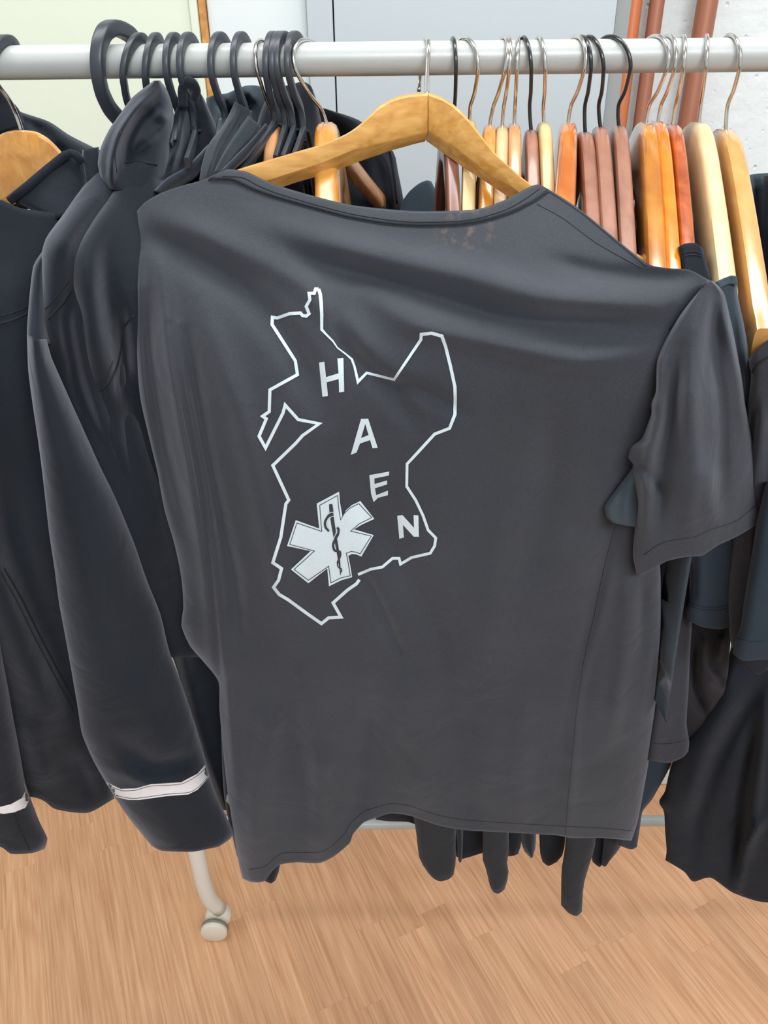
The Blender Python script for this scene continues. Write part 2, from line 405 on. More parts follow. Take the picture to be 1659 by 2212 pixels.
# ---- laminate floor
fl = box('floor', (-2.3, -2.4, -.12), (2.5, WY+.1, -.006), plain('floor_core', rgb(150, 104, 66), .7), kind='structure')
pm, nt, b = newmat('beech_laminate')
tc = N(nt, 'ShaderNodeTexCoord'); oi = N(nt, 'ShaderNodeObjectInfo')
mp = N(nt, 'ShaderNodeMapping'); mp.inputs['Scale'].default_value = (1, .03, 1); nt.links.new(tc.outputs['Object'], mp.inputs['Vector'])
ml = N(nt, 'ShaderNodeMath', operation='MULTIPLY'); ml.inputs[1].default_value = 53; nt.links.new(oi.outputs['Random'], ml.inputs[0])
n1 = N(nt, 'ShaderNodeTexNoise', noise_dimensions='4D'); n1.inputs['Scale'].default_value = 210; n1.inputs['Detail'].default_value = 6; n1.inputs['Roughness'].default_value = .6
nt.links.new(mp.outputs[0], n1.inputs['Vector']); nt.links.new(ml.outputs[0], n1.inputs['W'])
mp2 = N(nt, 'ShaderNodeMapping'); mp2.inputs['Scale'].default_value = (1, .12, 1); nt.links.new(tc.outputs['Object'], mp2.inputs['Vector'])
n2 = N(nt, 'ShaderNodeTexNoise', noise_dimensions='4D'); n2.inputs['Scale'].default_value = 11; n2.inputs['Detail'].default_value = 1
nt.links.new(mp2.outputs[0], n2.inputs['Vector']); nt.links.new(ml.outputs[0], n2.inputs['W'])
sn = N(nt, 'ShaderNodeMath', operation='MULTIPLY'); sn.inputs[1].default_value = 85; nt.links.new(n2.outputs['Fac'], sn.inputs[0])
sn2 = N(nt, 'ShaderNodeMath', operation='SINE'); nt.links.new(sn.outputs[0], sn2.inputs[0])
sa = N(nt, 'ShaderNodeMath', operation='MULTIPLY'); sa.inputs[1].default_value = .035; nt.links.new(sn2.outputs[0], sa.inputs[0])
ad = N(nt, 'ShaderNodeMath', operation='ADD'); nt.links.new(n1.outputs['Fac'], ad.inputs[0]); nt.links.new(sa.outputs[0], ad.inputs[1])
cr = N(nt, 'ShaderNodeValToRGB'); cr.color_ramp.elements[0].position = .30; cr.color_ramp.elements[1].position = .70
cr.color_ramp.elements[0].color = rgb(204, 148, 108); cr.color_ramp.elements[1].color = rgb(240, 191, 151)
nt.links.new(ad.outputs[0], cr.inputs[0])
hs = N(nt, 'ShaderNodeHueSaturation'); mr = N(nt, 'ShaderNodeMapRange'); mr.inputs[3].default_value = .93; mr.inputs[4].default_value = 1.07
nt.links.new(oi.outputs['Random'], mr.inputs[0]); nt.links.new(mr.outputs[0], hs.inputs['Value']); nt.links.new(cr.outputs[0], hs.inputs['Color'])
nt.links.new(hs.outputs[0], b.inputs['Base Color']); b.inputs['Roughness'].default_value = .42; b.inputs['Specular IOR Level'].default_value = .4
PW, PL = .066, .52
def plank_mesh(ln):
    bm = bmesh.new(); bmesh.ops.create_cube(bm, size=1)
    for v in bm.verts: v.co = Vector((v.co.x*(PW-.00012), v.co.y*(ln-.00012), v.co.z*.006))
    bmesh.ops.bevel(bm, geom=[e for e in bm.edges if all(v.co.z > 0 for v in e.verts)], offset=.0002, segments=1, affect='EDGES')
    me = bpy.data.meshes.new('plank'); bm.to_mesh(me); bm.free(); me.materials.append(pm); return me
pms = [plank_mesh(l) for l in (.44, .56, .68)]
ang = math.radians(24.9); dv = Vector((-math.sin(ang), math.cos(ang), 0)); nv_ = Vector((math.cos(ang), math.sin(ang), 0))
OV = []; OF = []; cnt = 0; flw = wloc(fl); rr_ = random.Random(3)
for i in range(-30, 34):
    s = -2.0 + rr_.random()*.5
    while s < 2.6:
        k = rr_.randrange(3); ln = (.44, .56, .68)[k]
        c = Vector((.1, .95, -.003)) + nv_*(i*PW+.02) + dv*(s+ln/2)
        s += ln
        ok = -1.05 < c.x < 1.2 and .5 < c.y < 1.6
        if not ok:
            if -2.2+.3 < c.x < 2.4-.3 and -2.3 < c.y < 1.7:
                u0_, w0_ = i*PW+.02, s-ln   # local frame: x across the boards, y along them
                b0 = len(OV)
                for zz in (0, -.006):
                    for a_, b_ in ((0, 0), (1, 0), (1, 1), (0, 1)): OV.append((u0_-PW/2+a_*PW+(.0001-.0002*a_), w0_+b_*ln+(.0001-.0002*b_), zz))
                OF += [(b0, b0+1, b0+2, b0+3), (b0, b0+4, b0+5, b0+1), (b0+1, b0+5, b0+6, b0+2), (b0+2, b0+6, b0+7, b0+3), (b0+3, b0+7, b0+4, b0)]
            continue
        o = bpy.data.objects.new('plank', pms[k]); COL.objects.link(o); o.parent = fl
        o.location = c-flw; o.rotation_euler = (0, 0, ang); cnt += 1
me = bpy.data.meshes.new('outer_planks'); me.from_pydata(OV, [], OF); me.materials.append(pm)
o = bpy.data.objects.new('outer_planks', me); COL.objects.link(o); o.parent = fl
o.location = Vector((.1, .95, 0))-flw; o.rotation_euler = (0, 0, ang); o['kind'] = 'stuff'
# ================================================================== the rack
RY = .76; RZ = P(829, 127, RY).z; RR = .0128
rack = thing('clothes_rack', 'white enamelled metal clothes rack on castors carrying all the hangers', 'clothes rack', (.4, RY, 0))
XL, XR = -.372, 1.2
sweep('rail', [(x, RY, RZ) for x in np.linspace(XL-.02, XR+.02, 24)], RR, RR, RAILM, rack, n=32, lat=(0, 0, 1))
LEGM = plain('white_leg_enamel', rgb(228, 230, 226), 0.3)
offw = plain('off_white_plastic', rgb(226, 222, 208), .4); rub = plain('grey_rubber', rgb(140, 138, 128), .7)
for X in (XL, XR):
    FY, BY = .975, 1.24
    pts = cat([(X, RY, RZ+.01), (X, RY, 1.2), (X, RY, .80), (X, RY+.008, .72), (X, RY+.05, .645), (X, RY+.12, .58), (X, RY+.17, .52), (X+.002, FY-.03, .44), (X+.008, FY-.022, .34), (X+.010, FY-.022, .25), (X+.009, FY-.018, .18), (X+.012, FY-.008, .11), (X+.022, FY+.008, .055)], 60)
    sweep('upright_leg', pts, .0155, .0155, LEGM, rack, n=20)
    pts = cat([(X-.002, FY-.02, .31), (X, FY+.06, .31), (X+.002, FY+.16, .27), (X+.01, BY-.03, .16), (X+.02, BY, .062)], 30)
    sweep('rear_leg', pts, .0125, .0125, LEGM, rack, n=20)
    for yw in (FY, BY):
        cx = X+.018
        sweep('castor_body', [(cx, yw+k, .034) for k in (-.006, 0, .016, .022)], [.022, .027, .027, .022], [.022, .027, .027, .022], offw, rack, n=28)
        w_ = sweep('wheel', [(cx-.004, yw+k, .0275) for k in (-.030, -.028, -.014, -.0125)], [.024, .027, .027, .024], [.024, .027, .027, .024], offw, rack, n=32)
        sweep('tread', [(cx-.004, yw+k, .0275) for k in (-.0215, -.0145)], .0275, .0275, rub, w_, n=32)
for (yb, zz) in ((.96, P(1410, 1773, .96).z),):
    sweep('crossbar', [(x, yb, zz) for x in np.linspace(XL+.003, XR, 12)], .0098, .0098, RAILM, rack, n=18, lat=(0, 0, 1))

Lb = [(288, 476), (283, 530), (288, 640), (294, 760), (303, 860), (322, 945), (340, 1020), (355, 1100), (378, 1180), (392, 1250), (396, 1310), (392, 1352), (410, 1395), (440, 1430), (472, 1472), (474, 1530), (480, 1600), (490, 1700), (505, 1800), (517, 1870), (524, 1898)]
Rb = [(1535, 607), (1500, 680), (1465, 780), (1440, 900), (1425, 1050), (1422, 1150), (1427, 1250), (1427, 1350), (1422, 1450), (1414, 1550), (1402, 1640), (1390, 1710), (1376, 1780), (1364, 1816)]
Tb = [(288, 476), (292, 462), (312, 438), (345, 418), (390, 402), (440, 388), (488, 366), (530, 370), (565, 386), (605, 402), (680, 424), (760, 443), (840, 452), (900, 456), (990, 455), (1040, 450), (1095, 430), (1135, 408), (1160, 398), (1182, 407), (1250, 450), (1340, 524), (1400, 570), (1440, 579), (1490, 583), (1535, 607)]
Bb = [(524, 1898), (545, 1906), (570, 1904), (590, 1880), (605, 1868), (640, 1863), (690, 1865), (722, 1850), (755, 1822), (763, 1802), (785, 1778), (810, 1768), (845, 1758), (885, 1763), (950, 1785), (1010, 1795), (1100, 1800), (1200, 1806), (1235, 1812), (1300, 1812), (1364, 1818)]
Yb = [(288, 476, .645), (400, 398, .655), (490, 366, .662), (640, 412, .652), (900, 456, .635), (1060, 445, .625), (1165, 400, .632), (1260, 455, .605), (1340, 525, .585), (1440, 580, .562), (1535, 607, .545),
      (290, 700, .615), (600, 700, .59), (900, 700, .57), (1200, 700, .55), (1450, 740, .54), (330, 1000, .60), (700, 1000, .572), (1100, 1000, .555), (1400, 1000, .545),
      (400, 1350, .602), (700, 1350, .582), (1100, 1400, .57), (1420, 1400, .572), (520, 1880, .60), (800, 1770, .60), (1100, 1790, .592), (1370, 1800, .60)]

OUT = np.array(cat(Tb, 120).tolist()+cat(Rb, 60).tolist()+cat(Bb, 60)[::-1].tolist()+cat(Lb, 60)[::-1].tolist())
YF = tps(Yb)
def inside(x, y):
    xi, yi = OUT[:, 0], OUT[:, 1]; xj, yj = np.roll(xi, 1), np.roll(yi, 1)
    with np.errstate(divide='ignore', invalid='ignore'):
        c = ((yi > y) != (yj > y)) & (x < (xj-xi)*(y-yi)/(yj-yi)+xi)
    return bool(c.sum() % 2)
def proj(p):
    d = Vector(p)-CAM; z = d.dot(fw); return 829.5+F_*d.dot(iR)/z, 1106-F_*d.dot(iU)/z
def behind(p, m=.03):
    """how far a point must go back to lie behind the hanging front shirt"""
    x, y = proj(p)
    if inside(x, y) or inside(x, y+25) or inside(x-25, y) or inside(x+25, y):
        return max(0.0, float(YF(np.array(x), np.array(y)))+m-p[1])
    return 0.0
# ================================================================== hangers
def affine(sx, spy, fx, tx, Rh):
    """x of a hanger plane as a + b*u + c*v (u towards the camera, v up from the rail's centre)"""
    vs = P(sx, spy, RY).z-RZ
    A = np.array([[1, 0, vs], [1, Rh, -.003], [1, 0, .016]])
    y = np.array([P(sx, spy, RY).x, P(fx, 125, RY-Rh).x, P(tx, 80, RY).x])
    return np.linalg.solve(A, y), vs
def hookpts(co, vs, Rh, wr, end=186, n=40):
    a, b, c = co; cv = RR+wr-Rh; uv = []
    for an in np.linspace(end, -18, 22): uv.append((Rh*math.cos(math.radians(an)), cv+Rh*math.sin(math.radians(an))))
    l = uv[-1]; uv += [(Rh*.55, -.026), (Rh*.12, -.036), (0, -.046), (0, vs-.006)]
    uv = cat(uv, n)
    return [(a+b*u+c*v, RY-u, RZ+v) for u, v in uv]
PROF = np.array([(0, 0), (.018, -.001), (.035, -.006), (.06, -.019), (.09, -.038), (.12, -.058), (.16, -.086), (.19, -.108), (.215, -.128), (.24, -.15), (.4, -.27)])
PK = 1.0
def ptop(u): return np.interp(np.abs(u)*PK, PROF[:, 0], PROF[:, 1])
def yaw_b(ex, ey, a, c, vs):
    """slope in u so that the front arm passes through a pixel"""
    for u in np.linspace(.04, .23, 120):
        q = P(ex, ey, RY-u)
        if q.z >= RZ+vs+ptop(u)-.004: return (q.x-a-c*(vs+ptop(u)))/u
    return 0
def hanger(name, label, group, tx, fx, sx, spy, mat_body, hookmat, arm_px=None, Rh=.019, wr=.0017, tip=.19, thick=.0065, square=False, hgt=.040, xs=0):
    co, vs = affine(sx, spy, fx, tx, Rh)
    t = thing(name, label, 'hanger', (P(sx, spy, RY).x, RY, RZ+vs), group)
    sweep('hook', hookpts(co, vs, Rh, wr), wr, wr, hookmat, t, n=8)
    a, b, c = co[0], co[1], co[2]*.3; a = co[0]+co[2]*vs-c*vs
    b = yaw_b(arm_px[0], arm_px[1], a, c, vs) if arm_px else b*.3
    if xs: a += xs; b = 0.0
    for sg in (1, -1):
        ft = tip
        if sg > 0:
            while ft > .06 and (behind((a+b*ft+c*(vs+ptop(ft)), RY-ft, RZ+vs+ptop(ft)-.03), .022) > 0 or behind((a+b*ft, RY-ft, RZ+vs+ptop(ft)), .022) > 0): ft -= .003
        us = np.linspace(0, ft, 26); V = []; Fc = []; n = 16
        for i, u in enumerate(us):
            top = vs+ptop(u); hh = hgt-.018*u/tip; th = thick*(1 if u < tip-.01 else .85)
            if u > tip-.006: hh *= .8
            for k in range(n):
                an = 2*math.pi*(k+.5)/n; cc, s2 = math.cos(an), math.sin(an); pw = 2/(5. if square else 4.2)
                xx = th*math.copysign(abs(cc)**pw, cc); zz = top-hh/2+hh/2*math.copysign(abs(s2)**pw, s2)
                V.append((a+b*sg*u+c*zz+xx, RY-sg*u, RZ+zz))
        for i in range(len(us)-1):
            for k in range(n): k2 = (k+1) % n; Fc.append((i*n+k, i*n+k2, (i+1)*n+k2, (i+1)*n+k))
        Fc += [tuple(range(n)), tuple((len(us)-1)*n+k for k in range(n))]
        sharp(fixn(mk('arm', V, Fc, mat_body, t)), 40)
    t['ab'] = (float(a), float(b), float(c), float(vs)); return t
def fold_garment(name, label, catn, ab, mat, tip=.19, w=.2, hem=-.6, neck=.15, th=.009, group=None, sleeve=True, dy=0):
    """a garment hanging square to the rail on one hanger, seen edge on"""
    a, b, c, vs = ab; t = thing(name, label, catn, (a, RY, RZ+hem), group)
    nu, nv = 33, 26; rs = np.random.RandomState(int(abs(a)*9999)); ph = rs.uniform(0, 6, 4)
    us = np.linspace(-w, w, nu); grids = []
    for side in (-1, 1):
        g = []
        for j in range(nv):
            f = j/(nv-1); row = []
            for u in us:
                au = abs(u)
                if au < neck: tp = vs+ptop(neck)-.035*(1-(au/neck)**2)+.003
                else: tp = vs+ptop(min(au, tip))+.004-max(0, au-tip)*1.5
                v = tp*(1-f)+hem*f
                k = math.sqrt(max(0, 1-(au/w)**2))
                h = side*(.0015+th*k*(1+.5*math.sin(u*40+ph[0])*f)+.002*math.sin(v*22+u*15+ph[1])*k)
                q = [a+b*u*(1-f*.5)+c*v+h+.006*math.sin(v*5+ph[2])*f, RY-u, RZ+v]
                q[1] += behind(q, .045); row.append(tuple(q))
            g.append(row)
        grids.append(np.array(g))
    V = np.concatenate([g.reshape(-1, 3) for g in grids]); n0 = nu*nv; Fc = []
    for s in (0, 1):
        for i in range(nv-1):
            for j in range(nu-1): Fc.append((s*n0+i*nu+j, s*n0+i*nu+j+1, s*n0+(i+1)*nu+j+1, s*n0+(i+1)*nu+j))
    for i in range(nv-1):
        for j in (0, nu-1): Fc.append((i*nu+j, (i+1)*nu+j, n0+(i+1)*nu+j, n0+i*nu+j))
    for j in range(nu-1):
        if abs(us[j]+us[j+1])/2 > neck: Fc.append((j, j+1, n0+j+1, n0+j))
    fixn(mk('body', V, Fc, mat, t))
    for s in ((0, 1) if neck < .16 else ()):     # collar band along the neck opening
        pts = [grids[s][0][j] for j in range(nu) if abs(us[j]) <= neck+.008]
        sweep('collar_band', cat(pts, 20), .0014, .0075, mat, t, n=8, power=3)
    if sleeve:
        for sg in (1, -1):
            u = sg*(w-.03); pts = [(a+b*u+.004*math.sin(k*2), RY-u, RZ+vs+ptop(tip)-.005-k*.19) for k in np.linspace(0, 1, 14)]
            sweep('sleeve', pts, .011, np.linspace(.028, .036, 14), mat, t, n=14, power=2.4)
    return t

gold = wood('golden_varnished_wood', rgb(190, 122, 44), rgb(216, 158, 74), .3, .8)
paley = wood('pale_yellow_wood', rgb(196, 168, 112), rgb(214, 190, 140), .45, .3)
pale = wood('pale_raw_wood', rgb(190, 156, 112), rgb(208, 178, 134), .45, .3)
tan = wood('tan_varnished_wood', rgb(184, 130, 84), rgb(204, 150, 100), .3, .7)
mauve = wood('worn_reddish_brown_wood', rgb(136, 92, 74), rgb(164, 114, 92), .38, .5)
mauved = wood('dark_reddish_brown_wood', rgb(118, 74, 62), rgb(142, 94, 78), .35, .5)
orangeb = wood('orange_brown_gloss_wood', rgb(180, 96, 32), rgb(208, 124, 48), .2, 1)
marble = wood('amber_streaked_wood', rgb(164, 98, 26), rgb(212, 146, 56), .18, 1, scale=30)
brorange = wood('bright_orange_wood', rgb(216, 112, 18), rgb(234, 136, 30), .18, 1)
redor = wood('red_brown_gloss_wood', rgb(150, 66, 28), rgb(198, 104, 54), .2, 1)
cream = wood('cream_raw_wood', rgb(208, 184, 138), rgb(222, 200, 156), .4, .3)
honey = wood('honey_gloss_wood', rgb(196, 142, 76), rgb(212, 160, 96), .22, .9)
G = 'wooden hangers on the right half of the rail'
HR = [  # tx, fx, sx, spy, body, hook, arm pixel, label
 (978, 985, 982, 246, mauved, BLACKWIRE, (971, 440), 'dark reddish wooden hanger with black hook, seen in the opening under the front hanger'),
 (1003, 1033, 1015, 258, paley, CHROME, (1011, 440), 'pale yellow wooden hanger with chrome hook, just right of the dark reddish one'),
 (1090, 1095, 1058, 268, gold, CHROME, (1052, 420), 'golden wooden hanger whose rounded top shows just right of the front hanger'),
 (1098, 1102, 1085, 270, pale, CHROME, (1081, 420), 'thin pale raw wooden hanger between the golden and the tan one'),
 (1120, 1118, 1111, 265, tan, CHROME, (1112, 400), 'tan varnished wooden hanger with chrome hook, left of the first brown black-hooked one'),
 (1130, 1147, 1147, 279, mauve, BLACKWIRE, (1152, 390), 'reddish brown hanger with black hook between the tan and the pale yellow hangers'),
 (1163, 1178, 1175, 263, paley, CHROME, (1186, 420), 'pale yellow wooden hanger left of the glossy orange-brown one'),
 (1245, 1266, 1228, 261, orangeb, CHROME, (1222, 450), 'glossy orange-brown hanger standing left of three brown black-hooked hangers'),
 (1255, 1277, 1264, 284, mauve, BLACKWIRE, (1282, 490), 'worn brown hanger with black hook, first of the trio of brown ones'),
 (1270, 1303, 1297, 273, mauve, BLACKWIRE, (1317, 515), 'worn brown hanger with black hook and pale scratches, middle of the brown trio'),
 (1315, 1362, 1337, 270, mauve, BLACKWIRE, (1357, 540), 'worn brown hanger with a widely curved black hook, last of the brown trio'),
 (1415, 1445, 1396, 263, marble, CHROME, (1420, 560), 'amber streaked glossy hanger left of the bright orange one'),
 (1443, 1461, 1422, 261, brorange, CHROME, (1455, 570), 'bright orange glossy wooden hanger'),
 (1475, 1479, 1454, 267, redor, CHROME, (1484, 500), 'red-brown glossy hanger right of the bright orange one'),
 (1525, 1527, 1510, 263, cream, CHROME, (1570, 600), 'cream raw wooden hanger with a broad rounded top'),
 (1575, 1600, 1568, 278, honey, CHROME, (1654, 740), 'honey-coloured square-topped wooden hanger, nearest the right edge'),
]
rightmats = [DARKF, DARKF, NAVYF, DARKF, BROWNF, DARKF, TEALF, DARKF, DARKF, NAVYF, DARKF, BROWNF, DARKF, GREYF, BLUEF, DARKF]
RH = []; RG = []
names = ['dark reddish', 'first pale yellow', 'golden', 'thin pale raw', 'tan', 'first brown black-hooked', 'second pale yellow', 'glossy orange-brown',
         'first brown trio', 'middle brown trio', 'last brown trio', 'amber streaked', 'bright orange', 'red-brown', 'cream', 'honey-coloured']
for i, (tx, fx, sx, spy, mb, mh, apx, lb) in enumerate(HR):
    PK = 1.55 if i < 7 else 1.0
    big = i in (7, 11, 14, 15)
    t = hanger('wooden_hanger', lb, G, tx, fx, sx, spy, mb, mh, apx, tip=.205 if i == 15 else (.195 if i == 14 else (.17 if i < 7 else (.162 if i == 13 else .185))), thick=.0085 if big else (.0068 if i in (8, 9, 10) else .006),
               square=(i == 15), xs=-.006 if i == 0 else 0, hgt=.058 if big else .040)
    RH.append(t)
    if i < 15:
        g = fold_garment('t_shirt', 'dark t-shirt hanging edge-on from the %s wooden hanger' % names[i], 'shirt', list(t['ab']), rightmats[i],
                     tip=.185, w=.195, hem=-.58, neck=.15 if i < 11 else .183, group='dark shirts on the wooden hangers', sleeve=False, th=.007)
        RG.append(g)

PK = 1.3
# black plastic hangers at the left
def flat_hanger(label, tx, fx, sx, spy, apx=None, Rh=.0225, rx=.0026, ry=.0042, group='black plastic hangers on the left half of the rail', tip=.17, arm_r=.0028, name='plastic_hanger', arms=True):
    co, vs = affine(sx, spy, fx, tx, Rh)
    t = thing(name, label, 'hanger', (P(sx, spy, RY).x, RY, RZ+vs), group)
    sweep('hook', hookpts(co, vs, Rh, ry), rx, ry, PLASTIC, t, n=16, power=6)
    sharp(t.children[0], 40)
    a, b, c = co[0], co[1], co[2]*.3; a = co[0]+co[2]*vs-c*vs
    b = 0 if not apx or isinstance(apx, list) else yaw_b(apx[0], apx[1], a, c, vs)
    if isinstance(apx, list):
        q = cat([tuple(P(*z)) for z in apx], 24)
        ar = sweep('arm', q, .0022, .0045, PLASTIC, t, n=10, power=5); sharp(ar, 40)
    if arms:
        for sg in ((-1,) if isinstance(apx, list) else (1, -1)):
            ft = tip
            if sg > 0:
                ft = tip if apx else .035
                while ft > .05 and behind((a+b*ft+c*(vs+ptop(ft)*1.2), RY-ft, RZ+vs+ptop(ft)*1.2-.008), .02) > 0: ft -= .003
            pts = [(a+b*sg*u+c*(vs+ptop(u)*1.2), RY-sg*u, RZ+vs+ptop(u)*1.2-.004) for u in np.linspace(0, ft, 16)]
            ar = sweep('arm', pts, .0016, .007, PLASTIC, t, n=8, power=4)
            sweep('flange', [(p[0], p[1], p[2]+.006) for p in pts], .0042, .0014, PLASTIC, ar, n=8, power=4)
    t['ab'] = (float(a), float(b), float(c), float(vs)); return t
BL = [
 (303, 266, 281, 262, None, 'first of the evenly spaced black plastic hooks, right of the thick one'),
 (338, 313, 326, 262, None, 'black plastic hook rising behind the tip of the hood'),
 (377, 357, 388, 265, None, 'black plastic hanger hook in the close pair, left one, passing behind the hood'),
 (408, 387, 421, 288, [(421, 284, .752), (421, 296, .735), (417, 312, .715), (411, 332, .698), (404, 352, .685)], 'black plastic hanger in the close pair, right one, over a dark collar'),
 (476, 454, 487, 262, None, 'lone black plastic hook over the bluish hood'),
 (522, 503, 534, 262, None, 'black plastic hook just left of the thin chrome hook, entering an open collar'),
 (590, 573, 594, 273, [(594, 268, .752), (589, 278, .742), (570, 305, .725), (545, 342, .705), (520, 380, .69)], 'leftmost black hanger of the tight bunch of four, its long arm slanting down left'),
 (604, 586, 617, 281, [(617, 276, .752), (614, 288, .74), (606, 312, .722), (596, 345, .705)], 'second black hanger of the tight bunch of four'),
 (614, 597, 634, 285, [(634, 280, .752), (632, 292, .74), (624, 314, .722), (612, 345, .705)], 'third black hanger of the tight bunch of four'),
 (638, 620, 656, 288, [(656, 283, .752), (652, 296, .74), (645, 316, .722), (634, 345, .705)], 'rightmost black hanger of the tight bunch of four, beside the bent chrome hook'),
]
BH = [flat_hanger(l, tx, fx, sx, sy, ap) for tx, fx, sx, sy, ap, l in BL]
# thick hook and the one at the frame edge
tb = thing('thick_plastic_hanger', 'thick black plastic hook forming the large loop around the rail', 'hanger', P(240, 150, RY))
sweep('hook', cat([tuple(P(*q)) for q in ((300, 118, RY+.034), (296, 96, RY+.030), (282, 76, RY+.022), (262, 64, RY+.010), (243, 60, RY-.002), (226, 70, RY-.014), (215, 96, RY-.022), (211, 130, RY-.026), (213, 165, RY-.026), (221, 200, RY-.022), (236, 232, RY-.014), (256, 256, RY-.004), (276, 272, RY+.004), (290, 290, RY+.004))], 50), .0052, .0060, PLASTIC, tb, n=20, power=6)
flat_hanger('black plastic hook cut by the left edge of the picture', 10, -38, -18, 250, None, Rh=.0225, rx=.005, ry=.004, tip=.16, arms=False)
# wooden hangers of the left half
hanger('wooden_hanger', 'wooden hanger behind the bunch of four black hangers, with a thin chrome hook', None, 562, 552, 592, 272, tan, CHROME, (583, 345), tip=.12)
hl = hanger('wooden_hanger', 'golden upright wooden hanger seen through the front hanger, with a widely bent chrome hook', None, 660, 634, 704, 263, gold, CHROME, (705, 420), tip=.17, thick=.011, hgt=.06)

sweep('arm', cat([tuple(P(*q)) for q in ((726, 318, .79), (752, 352, .83), (790, 400, .87), (822, 438, .905))], 16), .0065, .009, tan, hl, n=12, power=3.5)
# golden hanger at the left edge, turned to show its broad face
def face_hanger(name, label, top, low, bot, Yf, mats, th, hook, par_arm='arm'):
    t = thing(name, label, 'hanger', P(top[0][0][0], top[0][0][1], Yf[0][0]), None)
    for k in range(len(top)):
        n = 44; T, Lw, Bt = cat(top[k], n), cat(low[k], n), cat(bot[k], n)
        yf = np.interp(np.linspace(0, 1, n), np.linspace(0, 1, len(Yf[k])), Yf[k]); V = []; Fc = []
        for i in range(n):
            A, B_, C_ = T[i], Lw[i], Bt[i]; y = yf[i]
            ring = [(A[0], A[1], y+th), (A[0], A[1], y+th*.45), (A[0]*.97+B_[0]*.03, A[1]*.97+B_[1]*.03, y+th*.12), (A[0]*.92+B_[0]*.08, A[1]*.92+B_[1]*.08, y),
                    (A[0]*.5+B_[0]*.5, A[1]*.5+B_[1]*.5, y-.0008), (A[0]*.06+B_[0]*.94, A[1]*.06+B_[1]*.94, y), (B_[0], B_[1], y+.001), (C_[0], C_[1], y+th*.75), (C_[0], C_[1]-4, y+th)]
            V += [tuple(P(*q)) for q in ring]
        m = 9
        for i in range(n-1):
            for j in range(m): j2 = (j+1) % m; Fc.append((i*m+j, i*m+j2, (i+1)*m+j2, (i+1)*m+j))
        Fc += [tuple(range(m)), tuple((n-1)*m+j for j in range(m))]
        sharp(fixn(mk('arm', V, Fc, mats, t)), 30)
    pts = [tuple(P(*q)) for q in hook]
    sweep('hook', cat(pts, 44), .0019, .0019, CHROME, t, n=10, lat=(.3, 1, 0) if len(hook) > 40 else (1, 0, 0))
    return t
mgold = wood('golden_beech_wood', rgb(200, 142, 66), rgb(228, 176, 100), .4, .35, axis='X', scale=150, stretch=.09)
wr = .0019; hx = lambda y: P(922, 120, y).x
mh = face_hanger('wooden_hanger', 'golden beech hanger in front, turned broadside, holding the printed t-shirt',
  [[(924.5, 200), (890, 202), (866, 206), (842, 215), (818, 230), (788, 260), (754, 286), (704, 309), (636, 329), (525, 362), (430, 395), (340, 435)],
   [(925.5, 200), (957, 211), (983, 228), (1010, 255), (1041, 294), (1065, 326), (1095, 355), (1142, 395), (1230, 455), (1330, 520), (1440, 585)]],
  [[(924, 287), (900, 293), (870, 300), (845, 306), (820, 312), (790, 320), (755, 330), (700, 352), (640, 372), (550, 402), (450, 435), (350, 470)],
   [(925.5, 285), (945, 297), (965, 310), (988, 324), (1015, 345), (1035, 362), (1060, 382), (1100, 402), (1190, 470), (1290, 550), (1410, 620)]],
  [[(918, 306), (895, 311), (868, 319), (845, 325), (820, 334), (790, 344), (755, 357), (700, 377), (640, 394), (550, 425), (450, 455), (350, 485)],
   [(920, 304), (940, 318), (965, 336), (990, 354), (1012, 369), (1035, 384), (1060, 400), (1100, 427), (1190, 490), (1290, 565), (1410, 635)]],
  [[.718, .708, .698, .690, .683, .678, .674, .671, .669], [.716, .694, .682, .670, .662, .650, .638, .622, .606]], mgold, .014,
  [(905, 196, RY+.012), (907, 170, RY+.018), (911, 130, RY+.02), (916, 95, RY+.014), (921, 83, RY+.0), (924, 87, RY-.010), (925.5, 105, RY-.018), (924.5, 130, RY-.022), (922.5, 165, RY-.028), (922, 206, .7245)])
eh = face_hanger('wooden_hanger', 'golden varnished hanger at the left edge inside the open black jacket',
  [[(56, 281), (30, 281), (5, 288), (-25, 310), (-60, 350)], [(56, 281), (80, 285), (103, 298), (125, 319), (150, 350), (175, 395)]],
  [[(78, 400), (50, 430), (20, 446), (-15, 460), (-60, 470)], [(78, 400), (90, 410), (105, 425), (125, 440), (150, 450), (185, 460)]],
  [[(78, 408), (50, 438), (20, 454), (-15, 466), (-60, 476)], [(78, 408), (90, 418), (105, 433), (125, 448), (150, 458), (185, 468)]],
  [[.735, .75, .77], [.735, .72, .70]], marble if False else gold, .013,
  [(30, 104, RY+.018), (18, 97, RY+.012), (2, 96, RY), (-22, 103, RY-.014), (-30, 125, RY-.02), (-20, 160, RY-.018), (0, 189, RY-.012), (20, 215, RY-.008), (34, 245, RY-.004), (44, 272, RY-.003), (47, 286, RY-.003)])

# ================================================================== jackets at the left
def garment(name, label, cat_, loc, group=None): return thing(name, label, cat_, loc, group)
GJ = 'black jackets hanging at the left'
